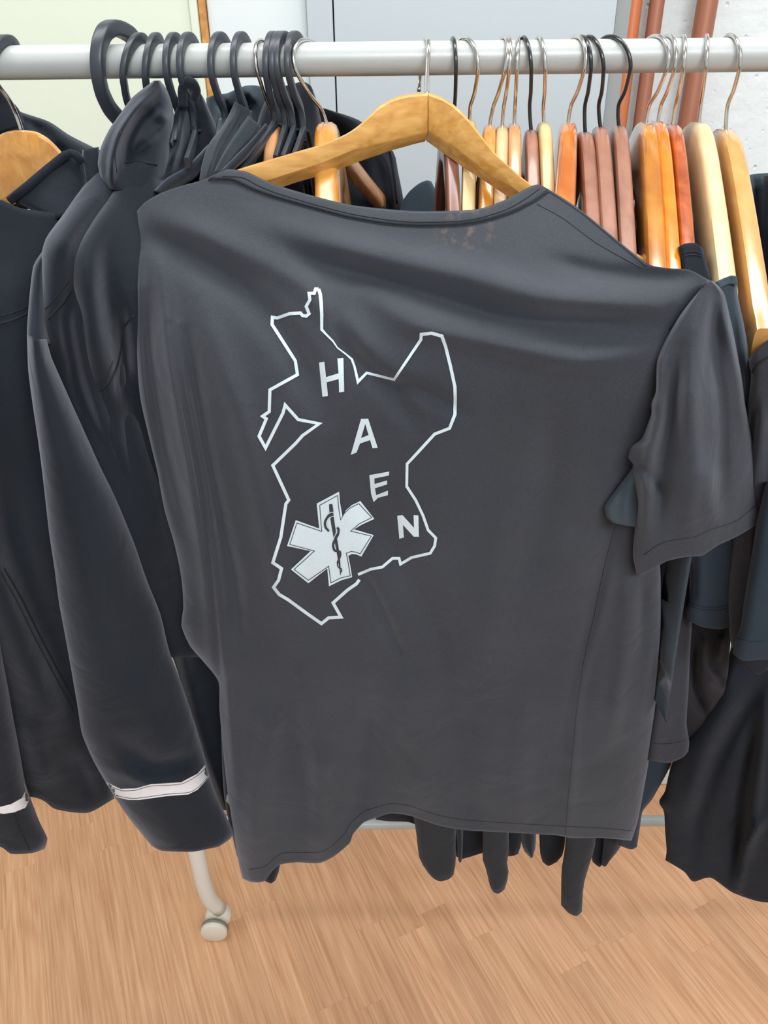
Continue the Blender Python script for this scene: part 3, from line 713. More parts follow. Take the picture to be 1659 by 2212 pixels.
# back halves of the leftmost jackets
JB = garment('jacket', 'back shoulder of the black jacket behind the golden hanger at the left edge', 'jacket', P(60, 300, .85), GJ)
cloth('shoulder', [(-60, 180), (-60, 460)], [(2, 190), (30, 235), (105, 262), (150, 292), (205, 320), (225, 335), (230, 440)], [(-60, 250, .84), (200, 250, .86), (-60, 460, .84), (230, 450, .86)], NAVYF, JB,
      T=[(-60, 180), (2, 190)], th=.05, rnd=.03, nu=24, nv=30, folds=[([(30, 270), (120, 330)], .012, 20), ([(60, 250), (160, 360)], -.01, 16)])
cloth('collar', [(-30, 190), (-30, 300)], [(0, 190), (40, 235), (55, 270)], [(-30, 200, .80), (55, 200, .80), (0, 300, .79)], DARKF, JB, th=.02, nu=12, nv=14)
# jacket A, at the frame edge
JA = garment('jacket', 'black jacket cut by the left edge, open over a golden hanger, white-taped cuff', 'jacket', P(60, 1000, .62), GJ)
a_body = cloth('body', [(-90, 420), (-90, 900), (-90, 1400), (-90, 1700)],
  [(135, 462), (128, 560), (128, 720), (135, 870), (150, 1010), (165, 1150), (185, 1300), (210, 1470), (225, 1600), (247, 1725)],
  [(-80, 430, .62), (130, 462, .66), (-80, 900, .57), (100, 900, .62), (-80, 1400, .58), (180, 1400, .63), (-80, 1740, .62), (240, 1725, .66)], NAVYF, JA,
  T=[(-90, 420), (0, 432), (44, 450), (131, 462)], B=[(-90, 1745), (78, 1747), (120, 1766), (190, 1765), (247, 1725)], nu=50, nv=90, th=.12, rnd=.02, rw=.12,
  folds=[([(0, 1000), (40, 1200), (130, 1420), (180, 1560)], -.018, 42), ([(-40, 1150), (40, 1380), (130, 1600)], .018, 40), ([(20, 560), (50, 800), (60, 960)], .010, 40), ([(60, 1550), (110, 1700)], .012, 30), ([(160, 1640), (200, 1720)], -.006, 18)])
cloth('collar', [(-20, 428), (27, 436), (70, 455), (110, 480)], [(160, 333), (182, 357), (186, 395), (175, 440)], [(0, 430, .665), (150, 335, .685), (185, 400, .68), (110, 480, .66)], NAVYF, JA,
  T=[(-20, 428), (27, 433), (90, 380), (145, 334), (160, 333)], nu=22, nv=18, th=.015, rnd=.006, bulge=.004)
sweep('piping', [P(x, y, yy) for x, y, yy in ((20, 434, .661), (60, 402, .665), (100, 368, .672), (140, 336, .678), (152, 331, .679), (165, 336, .68), (178, 352, .68))], .0035, .0035, DARKF, JA, n=8, lat=(0, 1, 0))
a_sl = cloth('sleeve', [(-120, 1250), (-90, 1500), (-80, 1820)], [(-10, 1250), (5, 1400), (25, 1530), (42, 1620), (54, 1688), (75, 1749), (88, 1781), (103, 1812), (96, 1834)],
  [(-100, 1300, .56), (0, 1300, .57), (-80, 1800, .575), (90, 1800, .59)], NAVYF, JA, B=[(-80, 1800), (0, 1818), (24, 1837), (69, 1840), (96, 1834)], nu=26, nv=50, th=.05, rnd=.03, rw=.4)
bv = bvh_of([a_sl]); decal('reflective_band', bv, [[(0, 1743), (24, 1737), (47, 1724), (55, 1708), (51, 1688), (62, 1718), (64, 1728), (55, 1745), (30, 1755), (8, 1758), (0, 1757), (-30, 1750), (-30, 1742)]], REFL, JA, grid=8)
seam(bv, [(30, 1760), (45, 1800), (64, 1836)], JA)
bv = bvh_of([a_body])
seam(bv, [(-20, 704), (0, 699), (30, 690), (61, 676)], JA); seam(bv, [(-20, 688), (0, 683), (30, 674), (62, 662)], JA, 'stitch_row', r=.0004)
seam(bv, [(8, 1228), (45, 1293), (81, 1366), (122, 1444), (167, 1529)], JA); seam(bv, [(0, 1235), (36, 1300), (72, 1373), (113, 1451), (158, 1536)], JA, 'stitch_row', r=.0005)

# jacket B : narrow shoulder and the big sleeve with white tape
JBb = garment('jacket', 'black jacket whose big white-banded sleeve hangs lowest, beside the printed shirt', 'jacket', P(250, 1200, .6), GJ)
b_sh = cloth('body', [(250, 330), (182, 400), (135, 465), (101, 511), (90, 545), (90, 575), (90, 665), (88, 710), (98, 780), (120, 870), (175, 1010), (250, 1200), (330, 1420)],
  [(330, 360), (320, 420), (280, 500), (250, 560), (250, 620), (260, 700), (270, 760), (290, 860), (330, 960), (380, 1100), (420, 1250), (440, 1420)],
  [(240, 340, .69), (320, 360, .70), (95, 545, .585), (260, 560, .63), (120, 800, .59), (280, 800, .63), (380, 1300, .64), (300, 1200, .61)], NAVYF, JBb,
  nu=36, nv=90, th=.12, rnd=.03, rw=.35, folds=[([(240, 390), (160, 480), (120, 560)], .012, 30), ([(170, 600), (140, 700), (160, 820), (210, 950)], -.012, 20), ([(118, 690), (150, 820)], .006, 14), ([(160, 640), (190, 800), (240, 960)], .010, 18)])
b_out = cloth('shoulder_side', [(92, 541), (72, 575), (64, 636), (59, 700), (58, 730)], [(100, 545), (98, 600), (100, 660), (106, 700), (112, 745)],
  [(90, 541, .612), (60, 730, .565), (112, 740, .585), (100, 545, .62)], NAVYF, JBb, nu=14, nv=30, th=.04, rnd=.02, rw=.5)
b_sl = cloth('sleeve', [(58, 722), (61, 800), (70, 870), (82, 950), (90, 1010), (98, 1080), (106, 1150), (118, 1230), (127, 1300), (140, 1370), (158, 1470), (168, 1530), (177, 1585), (200, 1640), (228, 1690), (252, 1728), (277, 1765), (301, 1795), (328, 1828)],
  [(101, 732), (111, 771), (142, 842), (186, 940), (216, 1005), (252, 1077), (293, 1175), (317, 1252), (346, 1325), (366, 1407), (391, 1472), (423, 1570), (446, 1647), (454, 1678), (472, 1728), (503, 1795), (498, 1812)],
  [(58, 722, .555), (110, 740, .565), (90, 1010, .545), (216, 1000, .575), (140, 1370, .55), (360, 1380, .585), (230, 1690, .565), (455, 1680, .59), (330, 1840, .575), (500, 1800, .59)], NAVYF, JBb,
  T=[(58, 722), (80, 733), (101, 734)], B=[(328, 1828), (350, 1838), (415, 1840), (448, 1834), (474, 1828), (498, 1812)], nu=50, nv=120, th=.07, rnd=.03, rw=.4, bulge=.006,
  folds=[([(290, 1450), (330, 1560), (400, 1640)], .006, 40), ([(180, 1000), (240, 1250), (300, 1450)], -.004, 40), ([(250, 1600), (330, 1650), (430, 1640)], -.006, 22), ([(240, 1660), (330, 1690), (440, 1670)], .006, 14)])
bv = bvh_of([b_sl])
decal('reflective_band', bv, [[(229, 1689), (260, 1704), (293, 1703), (326, 1694), (358, 1692), (391, 1690), (427, 1671), (443, 1652), (452, 1678), (427, 1706), (407, 1716), (358, 1720), (301, 1728), (277, 1728), (252, 1722), (238, 1708)]], REFL, JBb, grid=8)
for ln in ([(244, 1717), (277, 1724), (301, 1724), (358, 1716), (407, 1712), (427, 1702), (448, 1680)], [(236, 1697), (262, 1708), (293, 1707), (326, 1698), (391, 1694), (427, 1675), (443, 1660)]):
    seam(bv, ln, JBb, 'stitch_row', r=.0003, mat=SEAML, off=.0012)
bv = bvh_of([b_sh]); seam(bv, [(106, 690), (118, 672), (135, 655), (152, 628)], JBb); seam(bv, [(98, 668), (112, 652), (130, 630), (148, 606)], JBb, 'stitch_row', r=.0004)
# jacket C : hood peak and the shoulder next to the printed shirt
JC = garment('hooded_jacket', 'black hooded jacket whose peaked hood rises to the rail, left of the printed shirt', 'jacket', P(280, 700, .62), GJ)
c_hood = cloth('hood', [(332, 174), (287, 209), (262, 242), (236, 279), (218, 317), (211, 352), (218, 385), (236, 410)], [(346, 174), (360, 192), (370, 218), (376, 253), (370, 304), (366, 345), (356, 380), (330, 410)],
  [(338, 174, .70), (270, 240, .665), (375, 250, .72), (215, 340, .65), (366, 345, .70), (236, 410, .65), (330, 410, .68)], NAVYF, JC, nu=46, nv=56, th=.08, rnd=.03, rw=.3,
  folds=[([(340, 190), (290, 240), (258, 290), (243, 340), (240, 405)], .012, 9), ([(350, 225), (305, 260), (280, 310), (272, 380)], -.014, 15), ([(330, 235), (362, 262), (345, 285), (300, 320)], .012, 14), ([(360, 280), (320, 310), (290, 350)], -.009, 13)])
c_body = cloth('body', [(268, 352), (248, 400), (203, 467), (165, 525), (150, 562), (153, 609), (165, 657), (172, 700), (178, 760), (185, 812), (194, 862), (199, 906), (209, 954), (245, 1060), (290, 1180), (340, 1330), (390, 1470), (430, 1620), (480, 1750)],
  [(345, 352), (355, 400), (360, 460), (370, 520), (375, 560), (380, 609), (380, 657), (385, 700), (390, 760), (395, 812), (400, 862), (410, 906), (420, 954), (430, 1060), (450, 1180), (470, 1330), (490, 1470), (510, 1620), (520, 1750)],
  [(268, 352, .68), (345, 352, .70), (150, 562, .585), (380, 560, .665), (200, 900, .60), (410, 900, .665), (290, 1180, .625), (450, 1180, .67), (430, 1620, .66), (520, 1750, .68)], NAVYF, JC,
  nu=50, nv=120, th=.1, rnd=.035, rw=.3, folds=[([(255, 400), (190, 520), (200, 700), (215, 850)], .012, 34), ([(230, 560), (240, 700), (290, 850), (300, 1000)], -.014, 26), ([(262, 660), (270, 760), (262, 860)], -.014, 16), ([(230, 900), (280, 1050), (330, 1200)], .012, 30), ([(350, 1150), (380, 1300), (400, 1450)], .010, 16), ([(300, 1080), (340, 1250), (360, 1400)], -.010, 16)])
bv = bvh_of([c_body, c_hood])
seam(bv, [(194, 862), (212, 848), (234, 826), (252, 790), (260, 750), (265, 712), (290, 680)], JC, r=.0011); seam(bv, [(190, 846), (207, 832), (228, 812), (244, 780)], JC, 'stitch_row', r=.0004)
seam(bv, [(281, 1081), (293, 1095), (315, 1108), (346, 1125)], JC, 'stitch_row', r=.0004); seam(bv, [(293, 1110), (315, 1125), (346, 1142)], JC)
seam(bv, [(332, 1281), (345, 1266), (356, 1249)], JC, r=.001)
seam(bv, [(270, 351), (300, 348), (338, 356)], JC); seam(bv, [(262, 282), (248, 330), (252, 372)], JC, 'stitch_row', r=.0004)
# little collar between
JD = garment('jacket', 'black jacket showing only a small stand-up collar left of the peaked hood', 'jacket', P(200, 370, .68), GJ)
cloth('collar', [(178, 324), (177, 345), (186, 400), (190, 440)], [(214, 317), (216, 350), (225, 400), (225, 440)], [(178, 320, .69), (214, 318, .695), (190, 440, .67), (225, 440, .68)], NAVYF, JD, nu=14, nv=20, th=.02, rnd=.01)
# jacket D : looped hood and rolled collar
JE = garment('hooded_jacket', 'black hooded jacket whose looped hood stands between the pair of close black hooks', 'jacket', P(410, 330, .72), GJ)
cloth('hood', [(392, 205), (378, 240), (365, 290), (360, 340), (345, 400)], [(440, 212), (462, 260), (475, 300), (470, 345), (450, 390)], [(392, 205, .75), (440, 212, .79), (350, 400, .70), (470, 345, .76)], NAVYF, JE,
  T=[(392, 205), (403, 178), (414, 176), (426, 190), (440, 212)], nu=36, nv=40, th=.05, rnd=.02, folds=[([(405, 215), (392, 270), (372, 360)], .010, 9), ([(385, 240), (376, 330)], -.008, 7), ([(430, 260), (400, 330), (380, 380)], -.012, 14)])
sweep('hood_edge', cat([P(x, y, yy) for x, y, yy in ((395, 230, .742), (394, 195, .742), (404, 177, .74), (417, 180, .74), (424, 196, .745), (420, 212, .75))], 24), .004, .004, NAVYF, JE, n=10, lat=(0, 1, 0))
cloth('rolled_collar', [(449, 312), (405, 358), (360, 385), (332, 412)], [(462, 328), (440, 372), (400, 400), (360, 425)], [(449, 312, .71), (462, 328, .72), (332, 412, .665), (360, 425, .675)], NAVYF, JE, nu=14, nv=30, th=.03, rnd=.012, rw=.5)
cloth('body', [(345, 395), (350, 480), (380, 900), (430, 1400), (470, 1740)], [(480, 370), (560, 480), (600, 900), (620, 1400), (640, 1700)], [(345, 395, .70), (480, 370, .73), (430, 1400, .69), (620, 1400, .73)], NAVYF, JE, nu=20, nv=40, th=.05)
# jacket E with wide lapel collar
JF = garment('jacket', 'dark grey-green jacket with a broad folded collar under the last spaced black hook', 'jacket', P(510, 330, .7), GJ)
JGm = fabric('dark_green_grey_twill', 58, 64, 68, .2)
cloth('collar_outer', [(508, 219), (484, 267), (451, 311), (436, 355), (430, 392)], [(545, 240), (530, 300), (500, 340), (475, 370), (460, 395)], [(508, 219, .74), (545, 240, .76), (430, 392, .685), (470, 390, .70)], JGm, JF, nu=24, nv=34, th=.02, rnd=.01,
  folds=[([(512, 240), (470, 310), (448, 380)], .006, 6), ([(520, 250), (480, 320), (456, 380)], -.006, 6)])
cloth('collar_leaf', [(536, 250), (505, 295), (480, 335), (462, 372)], [(564, 272), (545, 300), (510, 335), (480, 375)], [(536, 250, .705), (564, 272, .71), (462, 372, .675), (480, 375, .68)], JGm, JF, nu=16, nv=26, th=.008, rnd=.004)
cloth('collar_edge', [(574, 266), (545, 300), (515, 330), (478, 368)], [(582, 276), (560, 306), (530, 345), (500, 372)], [(574, 266, .70), (582, 276, .70), (478, 368, .67), (500, 372, .675)], NAVYF, JF, nu=10, nv=24, th=.012, rnd=.006, rw=.5)
cloth('body', [(500, 330), (470, 370), (440, 480), (480, 1200), (520, 1700)], [(600, 300), (650, 380), (660, 480), (680, 1200), (680, 1700)], [(500, 330, .735), (640, 380, .745), (480, 1200, .70), (680, 1700, .74)], DARKF, JF, nu=18, nv=40, th=.05)
# far hoods
JH = garment('hooded_jacket', 'bluish black hood slumped behind the lone black hook', 'jacket', P(500, 240, .86), GJ)
cloth('hood', [(445, 212), (448, 260), (450, 330), (450, 400)], [(580, 205), (590, 260), (600, 330), (600, 400)], [(445, 212, .84), (580, 200, .86), (450, 400, .82), (600, 400, .84)], BLUEF, JH,
  T=[(445, 212), (465, 204), (490, 200), (515, 188), (535, 181), (560, 182), (580, 200)], nu=44, nv=30, th=.05, rnd=.02, folds=[([(500, 195), (480, 240), (470, 290)], .012, 10), ([(470, 215), (500, 250)], -.012, 9), ([(530, 190), (550, 220)], .01, 9), ([(540, 210), (520, 260)], -.012, 9)], wob=.003)
JI = garment('hooded_jacket', 'black hood behind the bunch of four hangers and the bent chrome hook', 'jacket', P(640, 240, .84), GJ)
cloth('hood', [(578, 205), (560, 250), (550, 300), (560, 400)], [(680, 205), (690, 240), (700, 300), (710, 400)], [(575, 220, .82), (680, 200, .85), (560, 400, .80), (710, 400, .83)], NAVYF, JI,
  T=[(578, 205), (600, 190), (630, 182), (655, 176), (672, 186), (680, 205)], nu=34, nv=30, th=.05, rnd=.02, folds=[([(640, 190), (610, 250), (600, 320)], .014, 14), ([(620, 210), (640, 300)], -.012, 12)])
JJ = garment('t_shirt', 'black shirt with its far shoulder sloping behind the front hanger', 'shirt', P(780, 350, .88))
cloth('body', [(640, 240), (620, 300), (620, 480), (650, 1000)], [(708, 236), (780, 262), (848, 325), (860, 372), (872, 434), (880, 500), (900, 1000)], [(640, 240, .84), (780, 260, .90), (640, 480, .84), (870, 434, .92), (880, 1000, .9)], DARKF, JJ,
  T=[(640, 240), (665, 228), (690, 232), (708, 236)], nu=40, nv=60, th=.04, rnd=.02, rw=.1, folds=[([(820, 330), (840, 380), (848, 450)], .008, 8), ([(700, 260), (760, 330), (790, 420)], -.015, 20)])
sweep('sleeve_edge', cat([P(x, y, yy) for x, y, yy in ((790, 270, .885), (838, 318, .905), (850, 372, .905), (858, 440, .905))], 20), .0016, .0016, DARKF, JJ, n=6, lat=(0, 1, 0))
JK = garment('polo_shirt', 'dark teal shirt with only its collar peeping behind the printed shirt and dark reddish hanger', 'shirt', P(900, 430, .8))
cloth('collar', [(868, 436), (862, 470), (860, 520)], [(932, 392), (950, 430), (980, 520)], [(872, 434, .90), (925, 392, .93), (900, 520, .88)], TEALF, JK, T=[(868, 436), (884, 415), (905, 399), (922, 393), (932, 396)], nu=20, nv=20, th=.02, rnd=.01)
# dark back garment at the far right
JL = garment('t_shirt', 'dark shirt far right behind the honey-coloured hanger, its back shoulder against the plaster', 'shirt', P(1640, 500, .9))
cloth('body', [(1480, 420), (1500, 560), (1540, 700), (1560, 900)], [(1740, 372), (1760, 560), (1770, 700), (1780, 900)], [(1500, 420, .86), (1740, 380, .88), (1540, 900, .84), (1780, 900, .86)], BLUEF, JL,
  T=[(1480, 425), (1600, 388), (1634, 377), (1740, 372)], nu=40, nv=40, th=.05, rnd=.02, folds=[([(1622, 380), (1622, 500), (1640, 640)], .006, 5), ([(1632, 380), (1636, 500), (1655, 640)], -.010, 7)])
JM = garment('jacket', 'almost black garment behind it at the very right edge', 'jacket', P(1690, 500, .84))
cloth('body', [(1650, 380), (1648, 500), (1672, 640), (1690, 800)], [(1790, 380), (1790, 800)], [(1650, 380, .82), (1790, 380, .82), (1680, 800, .78), (1790, 800, .78)], DARKF, JM, nu=14, nv=20, th=.05)

# ================================================================== garments at the lower right
def sh(label, mat, L, R, Ys, T=None, B=None, name='t_shirt', part='sleeve', cat_='shirt', hem=None, group='dark garments hanging right of the printed shirt', **k):
    cx = L[len(L)//2]; t = garment(name, label, cat_, P(cx[0], cx[1], Ys[0][2]), group)
    o = cloth(part, L, R, Ys, mat, t, T=T, B=B, **k)
    if hem:
        bv_ = bvh_of([o])
        for h in hem: seam(bv_, h, t, 'stitch_row', r=.0004, mat=SEAM)
    return t, o
sp, o = sh('faded blue-black shirt on the cream hanger, its narrow collar showing beside the printed sleeve', BLUEF,
  [(1540, 612), (1530, 700), (1540, 900), (1560, 1100)], [(1592, 598), (1594, 640), (1607, 700), (1619, 768), (1623, 811), (1620, 875), (1612, 905), (1610, 1100)],
  [(1545, 610, .550), (1590, 600, .552), (1620, 770, .55), (1540, 800, .552), (1600, 1100, .58), (1560, 1100, .58)], T=[(1540, 614), (1563, 602), (1579, 596), (1592, 598)], part='body', th=.03, rnd=.012, nu=20, nv=50, folds=[([(1597, 680), (1608, 780), (1612, 870)], .004, 8)])
cloth('collar_band', [(1546, 612), (1552, 624)], [(1592, 597), (1594, 617)], [(1546, 612, .546), (1592, 597, .548), (1552, 624, .545), (1594, 617, .546)], BLUEF, sp, T=[(1546, 612), (1563, 602), (1579, 595), (1592, 597)], B=[(1552, 626), (1568, 617), (1580, 614), (1594, 617)], nu=14, nv=8, th=.006, rnd=.003)
so, o = sh('black shirt whose ribbed collar shows at the foot of the red-brown hanger', DARKF,
  [(1464, 534), (1472, 575), (1480, 700)], [(1518, 536), (1527, 571), (1536, 603), (1540, 700)], [(1464, 534, .60), (1518, 536, .60), (1480, 700, .575), (1540, 700, .575)],
  T=[(1464, 536), (1480, 528), (1503, 527), (1518, 538)], part='collar', th=.03, rnd=.01, nu=18, nv=24, hem=[[(1468, 550), (1485, 544), (1505, 544), (1521, 552)], [(1470, 558), (1487, 551), (1507, 551), (1523, 559)]])
sq, o = sh('faded black shirt on the honey-coloured hanger, cut by the right edge', GREYF,
  [(1617, 776), (1622, 812), (1612, 900), (1600, 1000), (1585, 1150), (1572, 1260), (1572, 1330), (1580, 1400)], [(1760, 690), (1790, 900), (1790, 1200), (1780, 1400)],
  [(1624, 790, .525), (1760, 700, .52), (1610, 1000, .55), (1790, 1000, .55), (1590, 1400, .565), (1780, 1400, .565)], T=[(1617, 776), (1639, 752), (1660, 734), (1760, 690)], part='body', th=.08, rnd=.02, nu=34, nv=70,
  folds=[([(1650, 860), (1640, 1000), (1645, 1120)], .010, 14), ([(1630, 880), (1622, 960)], -.008, 8), ([(1668, 900), (1665, 1050)], -.008, 10), ([(1630, 1000), (1625, 1100), (1618, 1240)], .006, 8)])
bvq = bvh_of([o]); seam(bvq, [(1626, 803), (1640, 785), (1655, 774), (1690, 755)], sq, 'collar_seam', r=.0012); 
sh('deep teal shirt sleeve hanging just under the printed shirt\'s sleeve', TEALF, [(1475, 1150), (1492, 1230), (1490, 1290), (1482, 1318), (1485, 1340)], [(1590, 1120), (1595, 1200), (1595, 1260), (1601, 1301), (1609, 1343)],
  [(1490, 1150, .565), (1595, 1150, .57), (1482, 1340, .575), (1608, 1343, .58)], B=[(1485, 1340), (1517, 1355), (1554, 1359), (1596, 1351), (1609, 1343)], nu=28, nv=34, th=.04, rnd=.02, rw=.3,
  hem=[[(1486, 1306), (1517, 1317), (1554, 1318), (1602, 1305)], [(1488, 1300), (1517, 1311), (1554, 1312), (1600, 1299)]], folds=[([(1500, 1180), (1500, 1300)], -.004, 8)])
sh('dark teal shirt sleeve cut by the right edge, below the faded black shirt', TEALF, [(1655, 1040), (1636, 1120), (1625, 1190), (1615, 1250), (1607, 1300), (1600, 1350), (1588, 1380), (1583, 1411)], [(1760, 1040), (1770, 1420)],
  [(1625, 1180, .528), (1760, 1180, .525), (1583, 1411, .53), (1770, 1420, .53)], B=[(1583, 1411), (1603, 1427), (1660, 1425), (1770, 1420)], nu=24, nv=34, th=.05, rnd=.02, hem=[[(1590, 1378), (1620, 1386), (1655, 1385)]])
sh('near-black sleeve end showing under the teal one at the right edge', DARKF, [(1585, 1380), (1605, 1430), (1625, 1450)], [(1700, 1380), (1690, 1420), (1660, 1445)],
  [(1590, 1380, .545), (1700, 1380, .545), (1640, 1460, .55)], B=[(1625, 1450), (1640, 1458), (1660, 1445)], nu=14, nv=14, th=.02)
sh('faded grey long sleeve with a stitched hem beside the printed shirt\'s lower edge', GREYF, [(1462, 1215), (1458, 1289), (1443, 1370), (1428, 1447), (1414, 1530), (1403, 1606), (1398, 1642)], [(1496, 1215), (1494, 1354), (1491, 1407), (1487, 1496), (1483, 1561), (1489, 1602), (1487, 1623)],
  [(1462, 1215, .60), (1496, 1215, .605), (1440, 1400, .60), (1490, 1400, .61), (1400, 1640, .60), (1487, 1620, .605)], B=[(1398, 1640), (1444, 1647), (1475, 1636), (1487, 1623)], nu=26, nv=60, th=.03, rnd=.015, rw=.25,
  hem=[[(1405, 1606), (1440, 1607), (1470, 1602), (1487, 1595)]])
sh('dark teal strip of a shirt between the printed shirt and the grey sleeve', TEALF, [(1405, 1180), (1405, 1400), (1400, 1600)], [(1482, 1180), (1478, 1290), (1455, 1400), (1430, 1560)],
  [(1410, 1180, .625), (1482, 1180, .62), (1405, 1600, .63), (1430, 1560, .63)], nu=20, nv=40, th=.02, part='body', folds=[([(1450, 1200), (1450, 1320), (1430, 1430)], .006, 7), ([(1462, 1200), (1460, 1300)], -.006, 6)])
sh('brownish black crumpled shirt side behind the teal sleeve', BROWNF, [(1475, 1330), (1476, 1420), (1470, 1500), (1468, 1606)], [(1582, 1330), (1577, 1400), (1574, 1440), (1568, 1494), (1538, 1543), (1500, 1600)],
  [(1485, 1330, .625), (1582, 1330, .615), (1488, 1600, .63), (1540, 1540, .615)], nu=34, nv=44, th=.03, part='body', folds=[([(1520, 1370), (1515, 1440), (1555, 1490)], .014, 12), ([(1505, 1380), (1500, 1480), (1525, 1540)], -.018, 12), ([(1535, 1440), (1565, 1480)], -.01, 9), ([(1560, 1370), (1550, 1430)], .008, 9)])
k1, ko = sh('long near-black garment hanging lowest at the right edge', DARKF,
  [(1585, 1360), (1570, 1440), (1540, 1515), (1478, 1602), (1452, 1648), (1444, 1675), (1436, 1710), (1423, 1732), (1434, 1752), (1436, 1780), (1437, 1801), (1440, 1838), (1437, 1858)], [(1760, 1350), (1780, 1600), (1780, 1800), (1780, 1960)],
  [(1575, 1420, .62), (1760, 1400, .60), (1440, 1700, .63), (1700, 1700, .60), (1440, 1860, .64), (1650, 1960, .62), (1780, 1960, .61)], B=[(1437, 1858), (1478, 1887), (1497, 1911), (1535, 1905), (1582, 1942), (1629, 1963), (1652, 1969), (1780, 1990)],
  part='body', name='long_garment', nu=60, nv=70, th=.08, rnd=.02, rw=.1,
  folds=[([(1640, 1480), (1560, 1620), (1510, 1760), (1500, 1860)], -.012, 18), ([(1600, 1480), (1520, 1620), (1480, 1760)], .012, 22), ([(1655, 1500), (1640, 1660), (1620, 1850)], .014, 14), ([(1635, 1560), (1600, 1720), (1590, 1900)], -.016, 16), ([(1655, 1760), (1610, 1830), (1590, 1930)], .016, 12)], wob=.003)
sh('dark teal garment corner showing below the grey sleeve, left of the gap to the floor', TEALF, [(1330, 1600), (1335, 1720), (1336, 1826)], [(1460, 1600), (1450, 1650), (1428, 1693), (1407, 1729), (1388, 1753), (1382, 1790), (1376, 1830)],
  [(1330, 1600, .64), (1460, 1600, .65), (1336, 1826, .64), (1376, 1830, .65)], B=[(1336, 1826), (1363, 1835), (1376, 1830)], nu=22, nv=34, th=.03, rnd=.012, part='body')

# long sleeve ends and hems under the printed shirt
def end(L, R, B, Yv, mat, owner, label=None, part='sleeve'):
    L = [(L[0][0], 1150)]+L; R = [(R[0][0], 1150)]+R
    if label: owner['label'] = label
    return cloth(part, L, R, [(L[0][0], L[0][1], Yv-.005), (R[0][0], R[0][1], Yv-.002), (L[-1][0], L[-1][1], Yv+.002), (R[-1][0], R[-1][1], Yv+.004)], mat, owner, B=B,
              nu=20, nv=40, th=.035, rnd=.018, rw=.5, wob=.001)
end([(885, 1600), (890, 1740), (898, 1791), (906, 1854), (924, 1885)], [(985, 1600), (988, 1740), (984, 1823), (985, 1860), (980, 1890)], [(924, 1885), (938, 1899), (952, 1904), (970, 1899), (980, 1890)], .655, HEMF, RG[0], 'dark shirt on the dark reddish hanger, broad sleeve end hanging leftmost below the printed shirt')
end([(1040, 1600), (1043, 1828), (1042, 1854), (1051, 1882), (1058, 1913)], [(1098, 1600), (1099, 1828), (1095, 1859), (1099, 1890), (1090, 1921)], [(1058, 1913), (1065, 1926), (1074, 1931), (1083, 1927), (1090, 1921)], .66, HEMF, RG[2], 'dark shirt on the golden hanger, narrow sleeve end second from left below the hem')
end([(1225, 1600), (1222, 1812), (1213, 1880), (1212, 1955)], [(1290, 1600), (1287, 1812), (1276, 1859), (1261, 1911), (1257, 1970)], [(1212, 1955), (1228, 1972), (1245, 1979), (1257, 1970)], .65, HEMF, RG[7], 'dark shirt on the glossy orange-brown hanger, its sleeve reaching furthest down over the floor')
end([(1163, 1600), (1165, 1807), (1167, 1845), (1172, 1862)], [(1222, 1600), (1222, 1800), (1216, 1845), (1203, 1862)], [(1172, 1862), (1185, 1871), (1203, 1863)], .69, DARKF, RG[6], 'dark shirt whose short rounded sleeve end hangs left of the longest sleeve')
end([(970, 1600), (975, 1807), (985, 1850)], [(1050, 1600), (1052, 1807), (1044, 1842)], [(985, 1850), (1000, 1855), (1044, 1842)], .70, DARKF, RG[1], 'near-black shirt whose hem shows between the two leftmost sleeve ends', 'hem')
end([(980, 1700), (986, 1800), (990, 1858)], [(1000, 1700), (1001, 1800), (998, 1858)], [(990, 1858), (994, 1864), (998, 1858)], .685, HEMF, RG[0], None, 'hem_fold')
end([(1085, 1600), (1094, 1807), (1097, 1850)], [(1130, 1600), (1126, 1815), (1119, 1845)], [(1097, 1850), (1108, 1849), (1119, 1845)], .70, DARKF, RG[4], 'near-black shirt on the tan hanger, hem corner right of the narrow sleeve end', 'hem')
end([(1122, 1600), (1125, 1815), (1145, 1852)], [(1160, 1600), (1158, 1815), (1152, 1848)], [(1145, 1852), (1149, 1854), (1152, 1848)], .70, NAVYF, RG[5], 'dark shirt whose small pointed hem hangs midway below the printed shirt', 'hem')
end([(1270, 1600), (1272, 1807), (1280, 1862)], [(1310, 1600), (1315, 1807), (1305, 1862)], [(1280, 1862), (1295, 1873), (1305, 1862)], .70, DARKF, RG[9], 'black shirt on the middle brown hanger, its hem just right of the longest sleeve', 'hem')
end([(1300, 1600), (1303, 1807), (1298, 1868)], [(1345, 1600), (1345, 1812), (1318, 1858)], [(1298, 1868), (1308, 1872), (1318, 1858)], .68, HEMF, RG[10], 'dark shirt on the last brown hanger, its hem corner at the printed shirt\'s lower right', 'hem')
end([(805, 1600), (806, 1700), (812, 1771)], [(905, 1600), (905, 1740), (900, 1782)], [(812, 1771), (840, 1776), (880, 1780), (900, 1788)], .70, DARKF, JJ, None, 'hem')
wt = end([(470, 1300), (478, 1600), (485, 1730), (512, 1850)], [(540, 1300), (560, 1600), (560, 1740), (560, 1850)], [(512, 1850), (530, 1870), (560, 1880)], .64, NAVYF, JC, None, 'sleeve')
decal('reflective_band', bvh_of([wt]), [[(478, 1708), (490, 1716), (520, 1716), (520, 1741), (498, 1741), (488, 1730)]], REFL, JC, grid=8)
end([(540, 1600), (550, 1800), (560, 1895), (575, 1905)], [(620, 1600), (615, 1800), (603, 1880), (595, 1902)], [(575, 1905), (586, 1908), (595, 1902)], .63, DARKF, JF, None, 'hem')

